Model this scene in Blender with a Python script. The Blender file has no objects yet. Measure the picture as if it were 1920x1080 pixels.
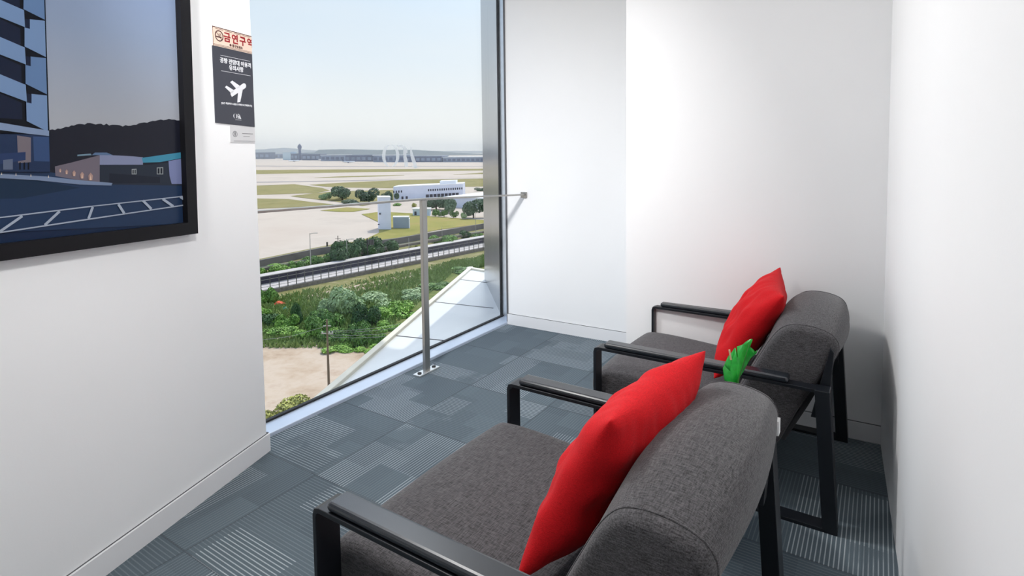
import bpy, bmesh, math, random
from mathutils import Vector, Matrix, noise
random.seed(7)
SC = bpy.context.scene
COL = SC.collection

# ------------------------------------------------------------------ camera
F, CX, CY, PIT, ROL, YAW, H = 1058.5, 978.4, 344.6, .0591, -.0106, -.5658, 1.3
fw = Vector((math.sin(YAW)*math.cos(PIT), math.cos(YAW)*math.cos(PIT), -math.sin(PIT)))
_r = Vector((math.cos(YAW), -math.sin(YAW), 0)); _u = _r.cross(fw)
r2 = _r*math.cos(ROL) + _u*math.sin(ROL)
u2 = -_r*math.sin(ROL) + _u*math.cos(ROL)
EYE = Vector((0, 0, H))
cd = bpy.data.cameras.new('camera'); cam = bpy.data.objects.new('camera', cd); COL.objects.link(cam)
cam.matrix_world = Matrix(((r2.x, u2.x, -fw.x, 0), (r2.y, u2.y, -fw.y, 0), (r2.z, u2.z, -fw.z, H), (0, 0, 0, 1)))
cd.sensor_width = 36; cd.lens = F/1920*36
cd.shift_x = (960-CX)/1920; cd.shift_y = (CY-540)/1920
cd.clip_start = .02; cd.clip_end = 30000
SC.camera = cam

def ray(px, py): return fw*F + r2*(px-CX) + u2*(CY-py)
def on_z(px, py, z=-30.0):
    d = ray(px, py); return EYE + d*((z-H)/d.z)
def on_plane(px, py, p0, n):
    d = ray(px, py); return EYE + d*(((Vector(p0)-EYE).dot(n))/d.dot(n))
def depth(p): return (Vector(p)-EYE).dot(fw)

# ------------------------------------------------------------------ helpers
def tag(o, label=None, cat=None, group=None, kind=None):
    if label: o['label'] = label
    if cat: o['category'] = cat
    if group: o['group'] = group
    if kind: o['kind'] = kind
    return o
def empty(name, loc, rz=0, label=None, cat=None, group=None):
    o = bpy.data.objects.new(name, None); COL.objects.link(o); o.empty_display_size = .1
    o.location = loc; o.rotation_euler = (0, 0, rz); return tag(o, label, cat, group)
def link(name, me, mats, parent=None, smooth=False):
    o = bpy.data.objects.new(name, me); COL.objects.link(o)
    if not isinstance(mats, (list, tuple)): mats = [mats]
    for m in mats: me.materials.append(m)
    if parent: o.parent = parent
    if smooth:
        for p in me.polygons: p.use_smooth = True
    return o
class MB:
    def __init__(s): s.v = []; s.f = []; s.m = []
    def add(s, vs, fs, mi=0):
        b = len(s.v); s.v += [tuple(v) for v in vs]; s.f += [tuple(b+i for i in f) for f in fs]; s.m += [mi]*len(fs)
    def box(s, x0, x1, y0, y1, z0, z1, mi=0, M=None):
        vs = [Vector((x, y, z)) for z in (z0, z1) for y in (y0, y1) for x in (x0, x1)]
        if M: vs = [M @ v for v in vs]
        s.add(vs, [(0, 2, 3, 1), (4, 5, 7, 6), (0, 1, 5, 4), (2, 6, 7, 3), (0, 4, 6, 2), (1, 3, 7, 5)], mi)
    def prism(s, pts, z0, z1, mi=0):
        n = len(pts); a = sum(pts[i][0]*pts[(i+1) % n][1]-pts[(i+1) % n][0]*pts[i][1] for i in range(n))
        if a < 0: pts = pts[::-1]
        s.add([(p[0], p[1], z0) for p in pts]+[(p[0], p[1], z1) for p in pts],
              [tuple(range(n))[::-1], tuple(range(n, 2*n))]+[(i, (i+1) % n, n+(i+1) % n, n+i) for i in range(n)], mi)
    def slab(s, pts, n, t, mi=0):        # polygon in 3D with thickness t along n
        n = Vector(n)*t; k = len(pts)
        s.add([Vector(p) for p in pts]+[Vector(p)+n for p in pts],
              [tuple(range(k))[::-1], tuple(range(k, 2*k))]+[(i, (i+1) % k, k+(i+1) % k, k+i) for i in range(k)], mi)
    def tube(s, pts, rad, seg=8, mi=0, cap=True):
        pts = [Vector(p) for p in pts]; rads = rad if isinstance(rad, (list, tuple)) else [rad]*len(pts)
        rings = []; ref = None
        for i, p in enumerate(pts):
            t = (pts[min(i+1, len(pts)-1)]-pts[max(i-1, 0)]).normalized()
            if ref is None: ref = Vector((0, 0, 1)) if abs(t.z) < .9 else Vector((1, 0, 0))
            a = (ref-t*ref.dot(t)).normalized(); b = t.cross(a); ref = a
            rings.append([p+(a*math.cos(2*math.pi*k/seg)+b*math.sin(2*math.pi*k/seg))*rads[i] for k in range(seg)])
        vs = [v for r in rings for v in r]
        fs = [(i*seg+k, i*seg+(k+1) % seg, (i+1)*seg+(k+1) % seg, (i+1)*seg+k) for i in range(len(pts)-1) for k in range(seg)]
        if cap: fs += [tuple(range(seg))[::-1], tuple((len(pts)-1)*seg+k for k in range(seg))]
        s.add(vs, fs, mi)
    def build(s, name, mats, parent=None, smooth=False, bevel=0, seg=2):
        me = bpy.data.meshes.new(name); me.from_pydata(s.v, [], s.f); me.update()
        for p, i in zip(me.polygons, s.m): p.material_index = i
        bm = bmesh.new(); bm.from_mesh(me)
        bmesh.ops.remove_doubles(bm, verts=bm.verts, dist=1e-6)
        bmesh.ops.recalc_face_normals(bm, faces=bm.faces)
        if bevel: bmesh.ops.bevel(bm, geom=[e for e in bm.edges if e.calc_face_angle(0) > .4], offset=bevel, segments=seg, profile=.5, affect='EDGES')
        bm.to_mesh(me); bm.free()
        o = link(name, me, mats, parent)
        if smooth:
            for p in me.polygons: p.use_smooth = True
        return o
def box(name, x0, x1, y0, y1, z0, z1, m, parent=None, bevel=0, M=None):
    b = MB(); b.box(x0, x1, y0, y1, z0, z1, M=M); return b.build(name, m, parent, bevel=bevel)
def struct(o): o['kind'] = 'structure'; return o
def stuff(o): o['kind'] = 'stuff'; return o
def copy_tree(o, parent=None):
    c = o.copy(); COL.objects.link(c); c.parent = parent
    for ch in list(o.children): copy_tree(ch, c)
    return c
def lin(c): return tuple(((x/255)/12.92 if x/255 <= .04045 else ((x/255+.055)/1.055)**2.4) for x in c)

# ------------------------------------------------------------------ materials
def mat(name, col, rough=.6, metal=0, spec=.5, noise_=0, scale=20, bump=0, bscale=None, emit=None, estr=0, stretch=None):
    m = bpy.data.materials.new(name); m.use_nodes = True; nt = m.node_tree; N = nt.nodes; L = nt.links
    b = N['Principled BSDF']; c = (*col, 1)
    b.inputs['Base Color'].default_value = c; b.inputs['Roughness'].default_value = rough
    b.inputs['Metallic'].default_value = metal; b.inputs['Specular IOR Level'].default_value = spec
    tc = N.new('ShaderNodeTexCoord'); vec = tc.outputs['Object']
    if stretch:
        mp = N.new('ShaderNodeMapping'); mp.inputs['Scale'].default_value = stretch; L.new(vec, mp.inputs[0]); vec = mp.outputs[0]
    if noise_:
        t = N.new('ShaderNodeTexNoise'); t.inputs['Scale'].default_value = scale; t.inputs['Detail'].default_value = 5; L.new(vec, t.inputs['Vector'])
        r = N.new('ShaderNodeValToRGB'); r.color_ramp.elements[0].position = .3; r.color_ramp.elements[1].position = .7
        r.color_ramp.elements[0].color = (*[x*(1-noise_) for x in col], 1); r.color_ramp.elements[1].color = (*[min(1, x*(1+noise_)) for x in col], 1)
        L.new(t.outputs['Fac'], r.inputs[0]); L.new(r.outputs[0], b.inputs['Base Color'])
    if bump:
        t2 = N.new('ShaderNodeTexNoise'); t2.inputs['Scale'].default_value = bscale or scale; t2.inputs['Detail'].default_value = 3; L.new(vec, t2.inputs['Vector'])
        bp = N.new('ShaderNodeBump'); bp.inputs['Strength'].default_value = bump; bp.inputs['Distance'].default_value = .01
        L.new(t2.outputs['Fac'], bp.inputs['Height']); L.new(bp.outputs[0], b.inputs['Normal'])
    if emit:
        b.inputs['Emission Color'].default_value = (*emit, 1); b.inputs['Emission Strength'].default_value = estr
    return m

def carpet_material():
    m = bpy.data.materials.new('ribbed_carpet_tile'); m.use_nodes = True; nt = m.node_tree; N = nt.nodes; L = nt.links
    b = N['Principled BSDF']; b.inputs['Roughness'].default_value = .8; b.inputs['Specular IOR Level'].default_value = .35
    tc = N.new('ShaderNodeTexCoord'); sp = N.new('ShaderNodeSeparateXYZ'); L.new(tc.outputs['Object'], sp.inputs[0])
    def M(op, a, b_=None, c=None):
        n = N.new('ShaderNodeMath'); n.operation = op
        for i, v in enumerate((a, b_, c)):
            if v is None: continue
            if isinstance(v, (int, float)): n.inputs[i].default_value = v
            else: L.new(v, n.inputs[i])
        return n.outputs[0]
    tx = M('DIVIDE', M('ADD', sp.outputs[0], 1.897), .5); ty = M('DIVIDE', M('SUBTRACT', sp.outputs[1], 1.921), .51)
    ix = M('FLOOR', tx); iy = M('FLOOR', ty); fx = M('FRACT', tx); fy = M('FRACT', ty)
    par = M('MODULO', M('ABSOLUTE', M('ADD', ix, iy)), 2)
    inv = M('SUBTRACT', 1, par)
    # u: across the ribs, v: along them
    u = M('ADD', M('MULTIPLY', fx, par), M('MULTIPLY', fy, inv)); v = M('ADD', M('MULTIPLY', fy, par), M('MULTIPLY', fx, inv))
    seed = M('ADD', M('MULTIPLY', ix, 17.3), M('MULTIPLY', iy, 5.71))
    def cell(su, sv, o):
        row = M('FLOOR', M('MULTIPLY', u, su))
        off = M('FRACT', M('MULTIPLY', M('ADD', M('ADD', row, seed), o), .377))
        colm = M('FLOOR', M('ADD', M('MULTIPLY', v, sv), off))
        cb = N.new('ShaderNodeCombineXYZ'); L.new(M('ADD', row, o), cb.inputs[0]); L.new(colm, cb.inputs[1]); L.new(seed, cb.inputs[2])
        w = N.new('ShaderNodeTexWhiteNoise'); w.noise_dimensions = '3D'; L.new(cb.outputs[0], w.inputs['Vector']); return w.outputs['Value']
    c1 = cell(3.0, 1.6, 3.1); c2 = cell(4.0, 2.2, 9.4)
    nz = N.new('ShaderNodeTexNoise'); nz.inputs['Scale'].default_value = 7; nz.inputs['Detail'].default_value = 2; L.new(tc.outputs['Object'], nz.inputs['Vector'])
    def sm(a, lo, hi):
        n = N.new('ShaderNodeMapRange'); n.interpolation_type = 'SMOOTHSTEP'; L.new(a, n.inputs[0]); n.inputs[1].default_value = lo; n.inputs[2].default_value = hi; return n.outputs[0]
    strong = sm(M('ADD', c1, M('MULTIPLY', M('SUBTRACT', nz.outputs['Fac'], .5), .25)), .60, .66)
    amp = M('ADD', .16, M('MULTIPLY', strong, M('ADD', .30, M('MULTIPLY', c2, .45))))
    rib = M('FRACT', M('MULTIPLY', u, 38))
    tri = M('ABSOLUTE', M('SUBTRACT', M('MULTIPLY', rib, 2), 1))
    line = sm(tri, .58, .95)
    lw = M('MULTIPLY', line, amp)
    fib = N.new('ShaderNodeTexNoise'); fib.inputs['Scale'].default_value = 420; fib.inputs['Detail'].default_value = 2; L.new(tc.outputs['Object'], fib.inputs['Vector'])
    base = N.new('ShaderNodeMix'); base.data_type = 'RGBA'
    base.inputs[6].default_value = (.078, .104, .124, 1); base.inputs[7].default_value = (.100, .132, .154, 1); L.new(c2, base.inputs[0])
    m2 = N.new('ShaderNodeMix'); m2.data_type = 'RGBA'; L.new(lw, m2.inputs[0]); L.new(base.outputs[2], m2.inputs[6]); m2.inputs[7].default_value = (.48, .53, .56, 1)
    # tile seams
    def edge(f): return M('MINIMUM', f, M('SUBTRACT', 1, f))
    seam = sm(M('MINIMUM', edge(fx), edge(fy)), .002, .009)
    m3 = N.new('ShaderNodeMix'); m3.data_type = 'RGBA'; L.new(M('ADD', .55, M('MULTIPLY', seam, .45)), m3.inputs[0]); m3.inputs[6].default_value = (.012, .016, .02, 1); L.new(m2.outputs[2], m3.inputs[7])
    m4 = N.new('ShaderNodeMix'); m4.data_type = 'RGBA'; m4.blend_type = 'MULTIPLY'; m4.inputs[0].default_value = .5; L.new(m3.outputs[2], m4.inputs[6]); L.new(fib.outputs['Fac'], m4.inputs[7])
    sc_ = N.new('ShaderNodeMix'); sc_.data_type = 'RGBA'; sc_.blend_type = 'MULTIPLY'; sc_.inputs[0].default_value = 1; L.new(m4.outputs[2], sc_.inputs[6]); sc_.inputs[7].default_value = (1.3, 1.3, 1.3, 1)
    L.new(sc_.outputs[2], b.inputs['Base Color'])
    bp = N.new('ShaderNodeBump'); bp.inputs['Strength'].default_value = .35; bp.inputs['Distance'].default_value = .004
    L.new(M('ADD', M('MULTIPLY', line, M('ADD', .3, strong)), M('MULTIPLY', fib.outputs['Fac'], .4)), bp.inputs['Height']); L.new(bp.outputs[0], b.inputs['Normal'])
    return m

def fabric_material(name, dark, light, weave=420, rough=.85, str_=.5, sheen=.25):
    m = bpy.data.materials.new(name); m.use_nodes = True; nt = m.node_tree; N = nt.nodes; L = nt.links
    b = N['Principled BSDF']; b.inputs['Roughness'].default_value = rough; b.inputs['Specular IOR Level'].default_value = .25
    b.inputs['Sheen Weight'].default_value = sheen; b.inputs['Sheen Roughness'].default_value = .45
    tc = N.new('ShaderNodeTexCoord')
    ws = []
    for st in ((1, .12, 1), (.12, 1, 1)):
        mp = N.new('ShaderNodeMapping'); mp.inputs['Scale'].default_value = st; L.new(tc.outputs['Object'], mp.inputs[0])
        w = N.new('ShaderNodeTexNoise'); w.inputs['Scale'].default_value = weave; w.inputs['Detail'].default_value = 1; L.new(mp.outputs[0], w.inputs['Vector']); ws.append(w.outputs['Fac'])
    ad = N.new('ShaderNodeMath'); ad.operation = 'ADD'; L.new(ws[0], ad.inputs[0]); L.new(ws[1], ad.inputs[1])
    r = N.new('ShaderNodeValToRGB'); hf = N.new('ShaderNodeMath'); hf.operation = 'MULTIPLY'; L.new(ad.outputs[0], hf.inputs[0]); hf.inputs[1].default_value = .5; r.color_ramp.elements[0].position = .33; r.color_ramp.elements[1].position = .67
    r.color_ramp.elements[0].color = (*dark, 1); r.color_ramp.elements[1].color = (*light, 1); L.new(hf.outputs[0], r.inputs[0]); L.new(r.outputs[0], b.inputs['Base Color'])
    bp = N.new('ShaderNodeBump'); bp.inputs['Strength'].default_value = str_; bp.inputs['Distance'].default_value = .002; L.new(ad.outputs[0], bp.inputs['Height']); L.new(bp.outputs[0], b.inputs['Normal'])
    return m

def glass_material():
    m = bpy.data.materials.new('window_glass'); m.use_nodes = True; nt = m.node_tree; N = nt.nodes; L = nt.links
    N.remove(N['Principled BSDF']); out = N['Material Output']
    t = N.new('ShaderNodeBsdfTransparent'); t.inputs[0].default_value = (.97, .985, .98, 1)
    g = N.new('ShaderNodeBsdfGlossy'); g.inputs['Roughness'].default_value = .0
    lw = N.new('ShaderNodeLayerWeight'); lw.inputs['Blend'].default_value = .5
    pw = N.new('ShaderNodeMath'); pw.operation = 'POWER'; L.new(lw.outputs['Facing'], pw.inputs[0]); pw.inputs[1].default_value = 5
    fr = N.new('ShaderNodeMath'); fr.operation = 'MULTIPLY_ADD'; L.new(pw.outputs[0], fr.inputs[0]); fr.inputs[1].default_value = .6; fr.inputs[2].default_value = .02
    mx = N.new('ShaderNodeMixShader'); L.new(fr.outputs[0], mx.inputs[0]); L.new(t.outputs[0], mx.inputs[1]); L.new(g.outputs[0], mx.inputs[2]); L.new(mx.outputs[0], out.inputs[0])
    return m

def leaf_material(name, c0, c1):
    m = bpy.data.materials.new(name); m.use_nodes = True; nt = m.node_tree; N = nt.nodes; L = nt.links
    b = N['Principled BSDF']; b.inputs['Roughness'].default_value = .55; b.inputs['Specular IOR Level'].default_value = .3
    tc = N.new('ShaderNodeTexCoord'); oi = N.new('ShaderNodeObjectInfo')
    t = N.new('ShaderNodeTexNoise'); t.inputs['Scale'].default_value = 2.2; t.inputs['Detail'].default_value = 4; L.new(tc.outputs['Object'], t.inputs['Vector'])
    ma = N.new('ShaderNodeMath'); ma.operation = 'MULTIPLY_ADD'; L.new(oi.outputs['Random'], ma.inputs[0]); ma.inputs[1].default_value = .3; L.new(t.outputs['Fac'], ma.inputs[2])
    r = N.new('ShaderNodeValToRGB'); r.color_ramp.elements[0].position = .35; r.color_ramp.elements[1].position = .85
    r.color_ramp.elements[0].color = (*[x*1.9 for x in c0], 1); r.color_ramp.elements[1].color = (*[x*1.9 for x in c1], 1); L.new(ma.outputs[0], r.inputs[0]); L.new(r.outputs[0], b.inputs['Base Color'])
    return m

def ground_material(name, cols, scale, detail=6, fine=None):
    m = bpy.data.materials.new(name); m.use_nodes = True; nt = m.node_tree; N = nt.nodes; L = nt.links
    b = N['Principled BSDF']; b.inputs['Roughness'].default_value = .95; b.inputs['Specular IOR Level'].default_value = .1
    tc = N.new('ShaderNodeTexCoord')
    t = N.new('ShaderNodeTexNoise'); t.inputs['Scale'].default_value = scale; t.inputs['Detail'].default_value = detail; t.inputs['Roughness'].default_value = .65; L.new(tc.outputs['Object'], t.inputs['Vector'])
    r = N.new('ShaderNodeValToRGB'); e = r.color_ramp.elements
    e[0].position = .3; e[1].position = .7; e[0].color = (*cols[0], 1); e[1].color = (*cols[-1], 1)
    cols = [tuple(x*.67 for x in c) for c in cols]; e[0].color = (*cols[0], 1); e[1].color = (*cols[-1], 1)
    for i, c in enumerate(cols[1:-1]): x = e.new(.3+.4*(i+1)/(len(cols)-1)); x.color = (*c, 1)
    L.new(t.outputs['Fac'], r.inputs[0]); L.new(r.outputs[0], b.inputs['Base Color'])
    return m

MT = dict(
    wall=mat('white_wall_paint', (.90, .905, .91), .55, noise_=.012, scale=1.5, bump=.02, bscale=180),
    base=mat('white_baseboard', (.82, .825, .84), .4),
    gap=mat('dark_shadow_gap', (.12, .12, .13), .8),
    carpet=carpet_material(), glass=glass_material(),
    alu=mat('brushed_aluminium', (.62, .68, .76), .32, .75, noise_=.05, scale=30),
    sill=mat('pale_aluminium_sill', (.60, .68, .80), .4, .35, noise_=.03, scale=10),
    steel=mat('satin_stainless_steel', (.37, .36, .34), .3, .9, noise_=.06, scale=60, stretch=(1, 1, .05)),
    gasket=mat('black_rubber_gasket', (.01, .01, .012), .6),
    clad=mat('brushed_metal_cladding', (.30, .31, .33), .22, .9, noise_=.04, scale=8, stretch=(1, 1, .1)),
    ledge=mat('pale_metal_ledge_panel', (.72, .73, .74), .33, .25, noise_=.07, scale=1.6),
    lip=mat('cream_ledge_edging', (.72, .68, .58), .5, noise_=.08, scale=3),
    black=mat('black_powder_coated_steel', (.008, .010, .014), .36, 0, .5, bump=.04, bscale=600),
    pad=mat('black_armrest_pad', (.012, .016, .022), .27, 0, .9, noise_=.15, scale=60),
    fabric=fabric_material('charcoal_upholstery', (.024, .0225, .0245), (.112, .107, .112)),
    shell=mat('dark_grey_backing', (.045, .045, .05), .7, noise_=.15, scale=200),
    red=fabric_material('red_cushion_cloth', (.46, .003, .006), (.68, .006, .012), weave=700, str_=.25, sheen=.03),
    white=mat('white_enamel', (.85, .85, .85), .5),
    tan=mat('beige_card', (.70, .52, .30), .7),
    leaf=mat('glossy_green_plastic_leaf', (.012, .33, .03), .3, noise_=.2, scale=60),
    stem=mat('green_stem', (.03, .16, .02), .5),
    tablewood=mat('black_table_top', (.02, .02, .022), .4),
    ceramic=mat('white_ceramic', (.8, .8, .78), .25),
    light=mat('fill_diffuser', (.9, .9, .9), .5, emit=(1, .985, .96), estr=1),
)

# ------------------------------------------------------------------ room
WX = -2.45                                     # glass plane
ZC = 2.62                                      # ceiling height
LA = Vector((-2.236, 1.433, 0)); LD = Vector((.309, -.951, 0)).normalized(); LN = Vector((.951, .309, 0)).normalized()
def L_at(s, z, off=0): return LA + LD*s + LN*off + Vector((0, 0, z))
def L_px(px, py, off=0): return on_plane(px, py, LA+LN*off, LN)
BA = Vector((-1.134, 2.818, 0)); BB = Vector((.029, 2.864, 0))         # main back wall
RA = Vector((-2.333, 3.462, 0)); RB = Vector((-1.0, 3.506, 0))           # recess wall
RW0 = BB; RW1 = Vector((.029+.049/.874*5.464, -2.6, 0))                  # right wall
LEND = L_at(4.24, 0)

b = MB(); b.prism([(-2.47, 4.0), (.8, 4.0), (.8, -2.75), (-2.47, -2.75)], -.25, 0); struct(b.build('floor', MT['carpet']))
b = MB(); b.prism([(-2.47, 4.0), (.8, 4.0), (.8, -2.75), (-2.47, -2.75)], ZC, ZC+.2); struct(b.build('ceiling', MT['wall']))
def wall_prism(name, pts, z0=0, z1=ZC, m='wall'):
    b = MB(); b.prism([(p[0], p[1]) for p in pts], z0, z1); return struct(b.build(name, MT[m]))
wl0 = L_at(.0195, 0)
wall_prism('wall_left', [wl0, LEND, LEND-LN*.5, Vector((-2.47, -2.75, 0)), Vector((-2.47, 1.40, 0))])
wall_prism('wall_right', [RW0, RW1, RW1+Vector((.3, 0, 0)), RW0+Vector((.5, 0, 0))])
wall_prism('wall_back', [BA, BB, BB+Vector((.5, .02, 0)), Vector((.529, 4, 0)), Vector((-1.13, 4, 0))])
wall_prism('wall_recess', [RA, RB, Vector((-1.0, 3.7, 0)), Vector((-2.333, 3.7, 0))])
wall_prism('wall_rear', [(-1.2, -2.6), (.6, -2.6), (.6, -2.75), (-1.2, -2.75)])
BH = .0775
def baseboard(name, A, B, n, prot=.009, ext0=0, ext1=0):
    A = Vector(A); B = Vector(B); d = (B-A).normalized(); A = A-d*ext0; B = B+d*ext1; n = Vector(n).normalized()
    b = MB()
    b.prism([A-n*.01, B-n*.01, B+n*prot, A+n*prot], 0, BH)
    b.prism([A-n*.01, B-n*.01, B+n*.0012, A+n*.0012], BH, BH+.0035, 1)
    return struct(b.build(name, [MT['base'], MT['gap']]))
baseboard('baseboard_left', L_at(.006, 0), LEND, LN)
baseboard('baseboard_back', BA, BB, (.04, -1, 0))
baseboard('baseboard_recess', RA, RB, (.033, -1, 0))

# window: sill, glass, jamb, handrail
sl = MB(); sl.box(-2.462, -2.333, 1.40, 3.70, -.02, .018); struct(sl.build('window_sill', MT['sill'], bevel=.004))
gk = MB(); gk.box(WX-.008, WX+.012, 1.40, 3.63, .018, .028); struct(gk.build('trim_1', MT['gasket']))
gp = MB(); gp.box(WX-.006, WX+.006, 1.40, 3.63, .022, ZC); pane = struct(gp.build('window_1', MT['glass']))
jb = MB(); jb.box(-2.452, -2.337, 3.56, 3.70, .018, ZC); struct(jb.build('window_frame', MT['alu'], bevel=.003))
jg = MB(); jg.box(-2.463, -2.449, 3.545, 3.575, .018, ZC); struct(jg.build('trim_2', MT['gasket']))
jc = MB(); jc.box(-2.341, -2.329, 3.455, 3.56, 0, ZC); struct(jc.build('trim_3', MT['gap']))
jl = MB(); jl.box(-2.475, -2.43, 1.42, 1.45, .018, ZC); struct(jl.build('window_frame_left', MT['alu']))

# lettering stuck on the glass: mirrored open round letter, hooked letter and a wedge
def ribbon(b, pts, w, x0=WX+.0062, t=.0012):
    P = [on_plane(px, py, (x0, 0, 0), Vector((1, 0, 0))) for px, py in pts]
    n = Vector((1, 0, 0))
    for i in range(len(P)-1):
        for_w = (w[i], w[i+1]); d = (P[i+1]-P[i]).normalized(); s = n.cross(d)
        b.slab([P[i]-s*for_w[0], P[i+1]-s*for_w[1], P[i+1]+s*for_w[1], P[i]+s*for_w[0]], n, t)
frost = mat('frosted_vinyl', (.80, .84, .86), .7)
_nt = frost.node_tree; _tr = _nt.nodes.new('ShaderNodeBsdfTransparent'); _tl = _nt.nodes.new('ShaderNodeBsdfTranslucent'); _tl.inputs[0].default_value = (.85, .88, .9, 1)
_m1 = _nt.nodes.new('ShaderNodeMixShader'); _m1.inputs[0].default_value = .6; _nt.links.new(_nt.nodes['Principled BSDF'].outputs[0], _m1.inputs[1]); _nt.links.new(_tl.outputs[0], _m1.inputs[2])
_m2 = _nt.nodes.new('ShaderNodeMixShader'); _m2.inputs[0].default_value = .45; _nt.links.new(_m1.outputs[0], _m2.inputs[1]); _nt.links.new(_tr.outputs[0], _m2.inputs[2]); _nt.links.new(_m2.outputs[0], _nt.nodes['Material Output'].inputs[0])
dec = empty('window_lettering', on_plane(748, 292, (WX+.0062, 0, 0), Vector((1, 0, 0))), 0, 'grey mirrored logo lettering stuck on the big window pane above the handrail', 'lettering')
def dec_part(nm, strokes):
    b = MB()
    for pts, w in strokes: ribbon(b, pts, w)
    o = b.build(nm, frost); o.parent = dec; o.matrix_parent_inverse = Matrix.Translation(-dec.location)
def arcpts(cx, cy, rx, ry, a0, a1, n=16): return [(cx+rx*math.cos(math.radians(a0+(a1-a0)*i/n)), cy-ry*math.sin(math.radians(a0+(a1-a0)*i/n))) for i in range(n+1)]
wsym = [.002+.011*math.sin(math.pi*i/16)**1.3 for i in range(17)]
dec_part('letter', [(arcpts(732.2, 292, 13.0, 20.5, 100, 258), wsym), (arcpts(732.6, 292, 13.0, 20.5, 80, -78), wsym)])
dec_part('letter', [([(744, 272), (748, 274.5), (753, 274), (757, 275.5), (759, 281), (758.5, 292), (761, 303), (762, 313)], [.002, .006, .007, .010, .014, .013, .016, .013]), ([(759, 274.5), (762.2, 280), (763, 287)], [.002, .006, .004])])
dec_part('letter', [([(770.3, 275), (770.6, 283), (772.5, 293), (776, 303), (780, 313.5)], [.001, .008, .014, .015, .010]), ([(773, 311), (778, 314), (786, 313)], [.004, .006, .001])])

# handrail with post
hr = empty('handrail', (-2.235, 2.449, 0), 0, 'slim steel handrail on one post crossing in front of the big window', 'handrail')
def hpart(o): o.parent = hr; o.matrix_parent_inverse = Matrix.Translation(-hr.location); return o
def flatbar(name, pts, w, h, m):
    b = MB()
    for A, B in zip(pts[:-1], pts[1:]):
        A = Vector(A); B = Vector(B); d = (B-A).normalized(); s = d.cross(Vector((0, 0, 1))).normalized()*w/2; up = s.cross(d).normalized()*h/2
        b.add([A-s-up, A+s-up, A+s+up, A-s+up, B-s-up, B+s-up, B+s+up, B-s+up], [(0, 1, 2, 3)[::-1], (4, 5, 6, 7), (0, 1, 5, 4), (1, 2, 6, 5), (2, 3, 7, 6), (3, 0, 4, 7)])
    return hpart(b.build(name, m, bevel=.002))
flatbar('top_rail', [(-2.292, 1.43, 1.045), (-2.235, 2.449, 1.024), (-2.181, 3.462, .979)], .034, .011, MT['steel'])
hpart(box('post', -2.246, -2.224, 2.428, 2.470, .01, 1.019, MT['steel'], bevel=.002))
hpart(box('base_plate', -2.262, -2.208, 2.362, 2.536, .001, .010, mat('bright_steel_plate', (.78, .78, .76), .25, .8), bevel=.002))
for yy in (2.388, 2.512):
    b = MB(); b.tube([(-2.235, yy, .009), (-2.235, yy, .015)], .012, 10); hpart(b.build('bolt', MT['gasket']))
hpart(box('wall_bracket', -2.205, -2.157, 3.452, 3.474, .955, .998, MT['steel'], bevel=.003))

# outside of the window: projecting ledge, turning facade panel, slab above
Zl = -.03
def lz(px, py): return on_z(px, py, Zl)
O1 = Vector((-2.50, 1.62, Zl)); O2 = lz(585, 755); O3 = lz(740, 640); O4 = lz(880, 503); O5 = lz(912, 508.5)
edge_dir = (O4-O2).normalized()
O0 = O2-edge_dir*((O2.x+2.458)/edge_dir.x)
b = MB(); b.prism([O0, O4, O5, (-2.458, 5.3)], Zl-.12, Zl); struct(b.build('outer_ledge', MT['ledge']))
b = MB(); en = Vector((edge_dir.y, -edge_dir.x, 0))
b.prism([O0, O4, O4+en*.045, O0+en*.045], Zl-.13, Zl+.022); ed2 = (O5-O4).normalized(); en2 = Vector((ed2.y, -ed2.x, 0))
b.prism([O4, O5+ed2*.3, O5+ed2*.3+en2*.05, O4+en2*.05], Zl-.13, Zl+.020); struct(b.build('outer_ledge_edging', MT['lip'], bevel=.004))
b = MB()
for (p, q) in [((857.6, 523.5), (912, 529.8)), ((812, 565.7), (925, 578)), ((737, 629), (846, 640)), ((622, 733), (650, 736.5))]:
    A = lz(*p); B = lz(*q); d = (B-A).normalized(); s = Vector((d.y, -d.x, 0))*.006
    A = A-d*.02; b.prism([A-s, B-s, B+s, A+s], Zl-.002, Zl+.0015)
struct(b.build('outer_ledge_joints', MT['gasket']))
C0 = Vector((-2.47, 3.60, 0)); C1 = lz(908.5, 524)
cn = Vector((C1.y-C0.y, -(C1.x-C0.x), 0)).normalized()
b = MB(); b.prism([C0, C1, C1+cn*.25, C0+cn*.4], Zl, 6.5); struct(b.build('facade_panel', MT['clad']))
b = MB(); b.prism([O0, O4, O5, (-2.458, 5.3)], 3.5, 3.9); struct(b.build('upper_ledge', MT['ledge']))

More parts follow.
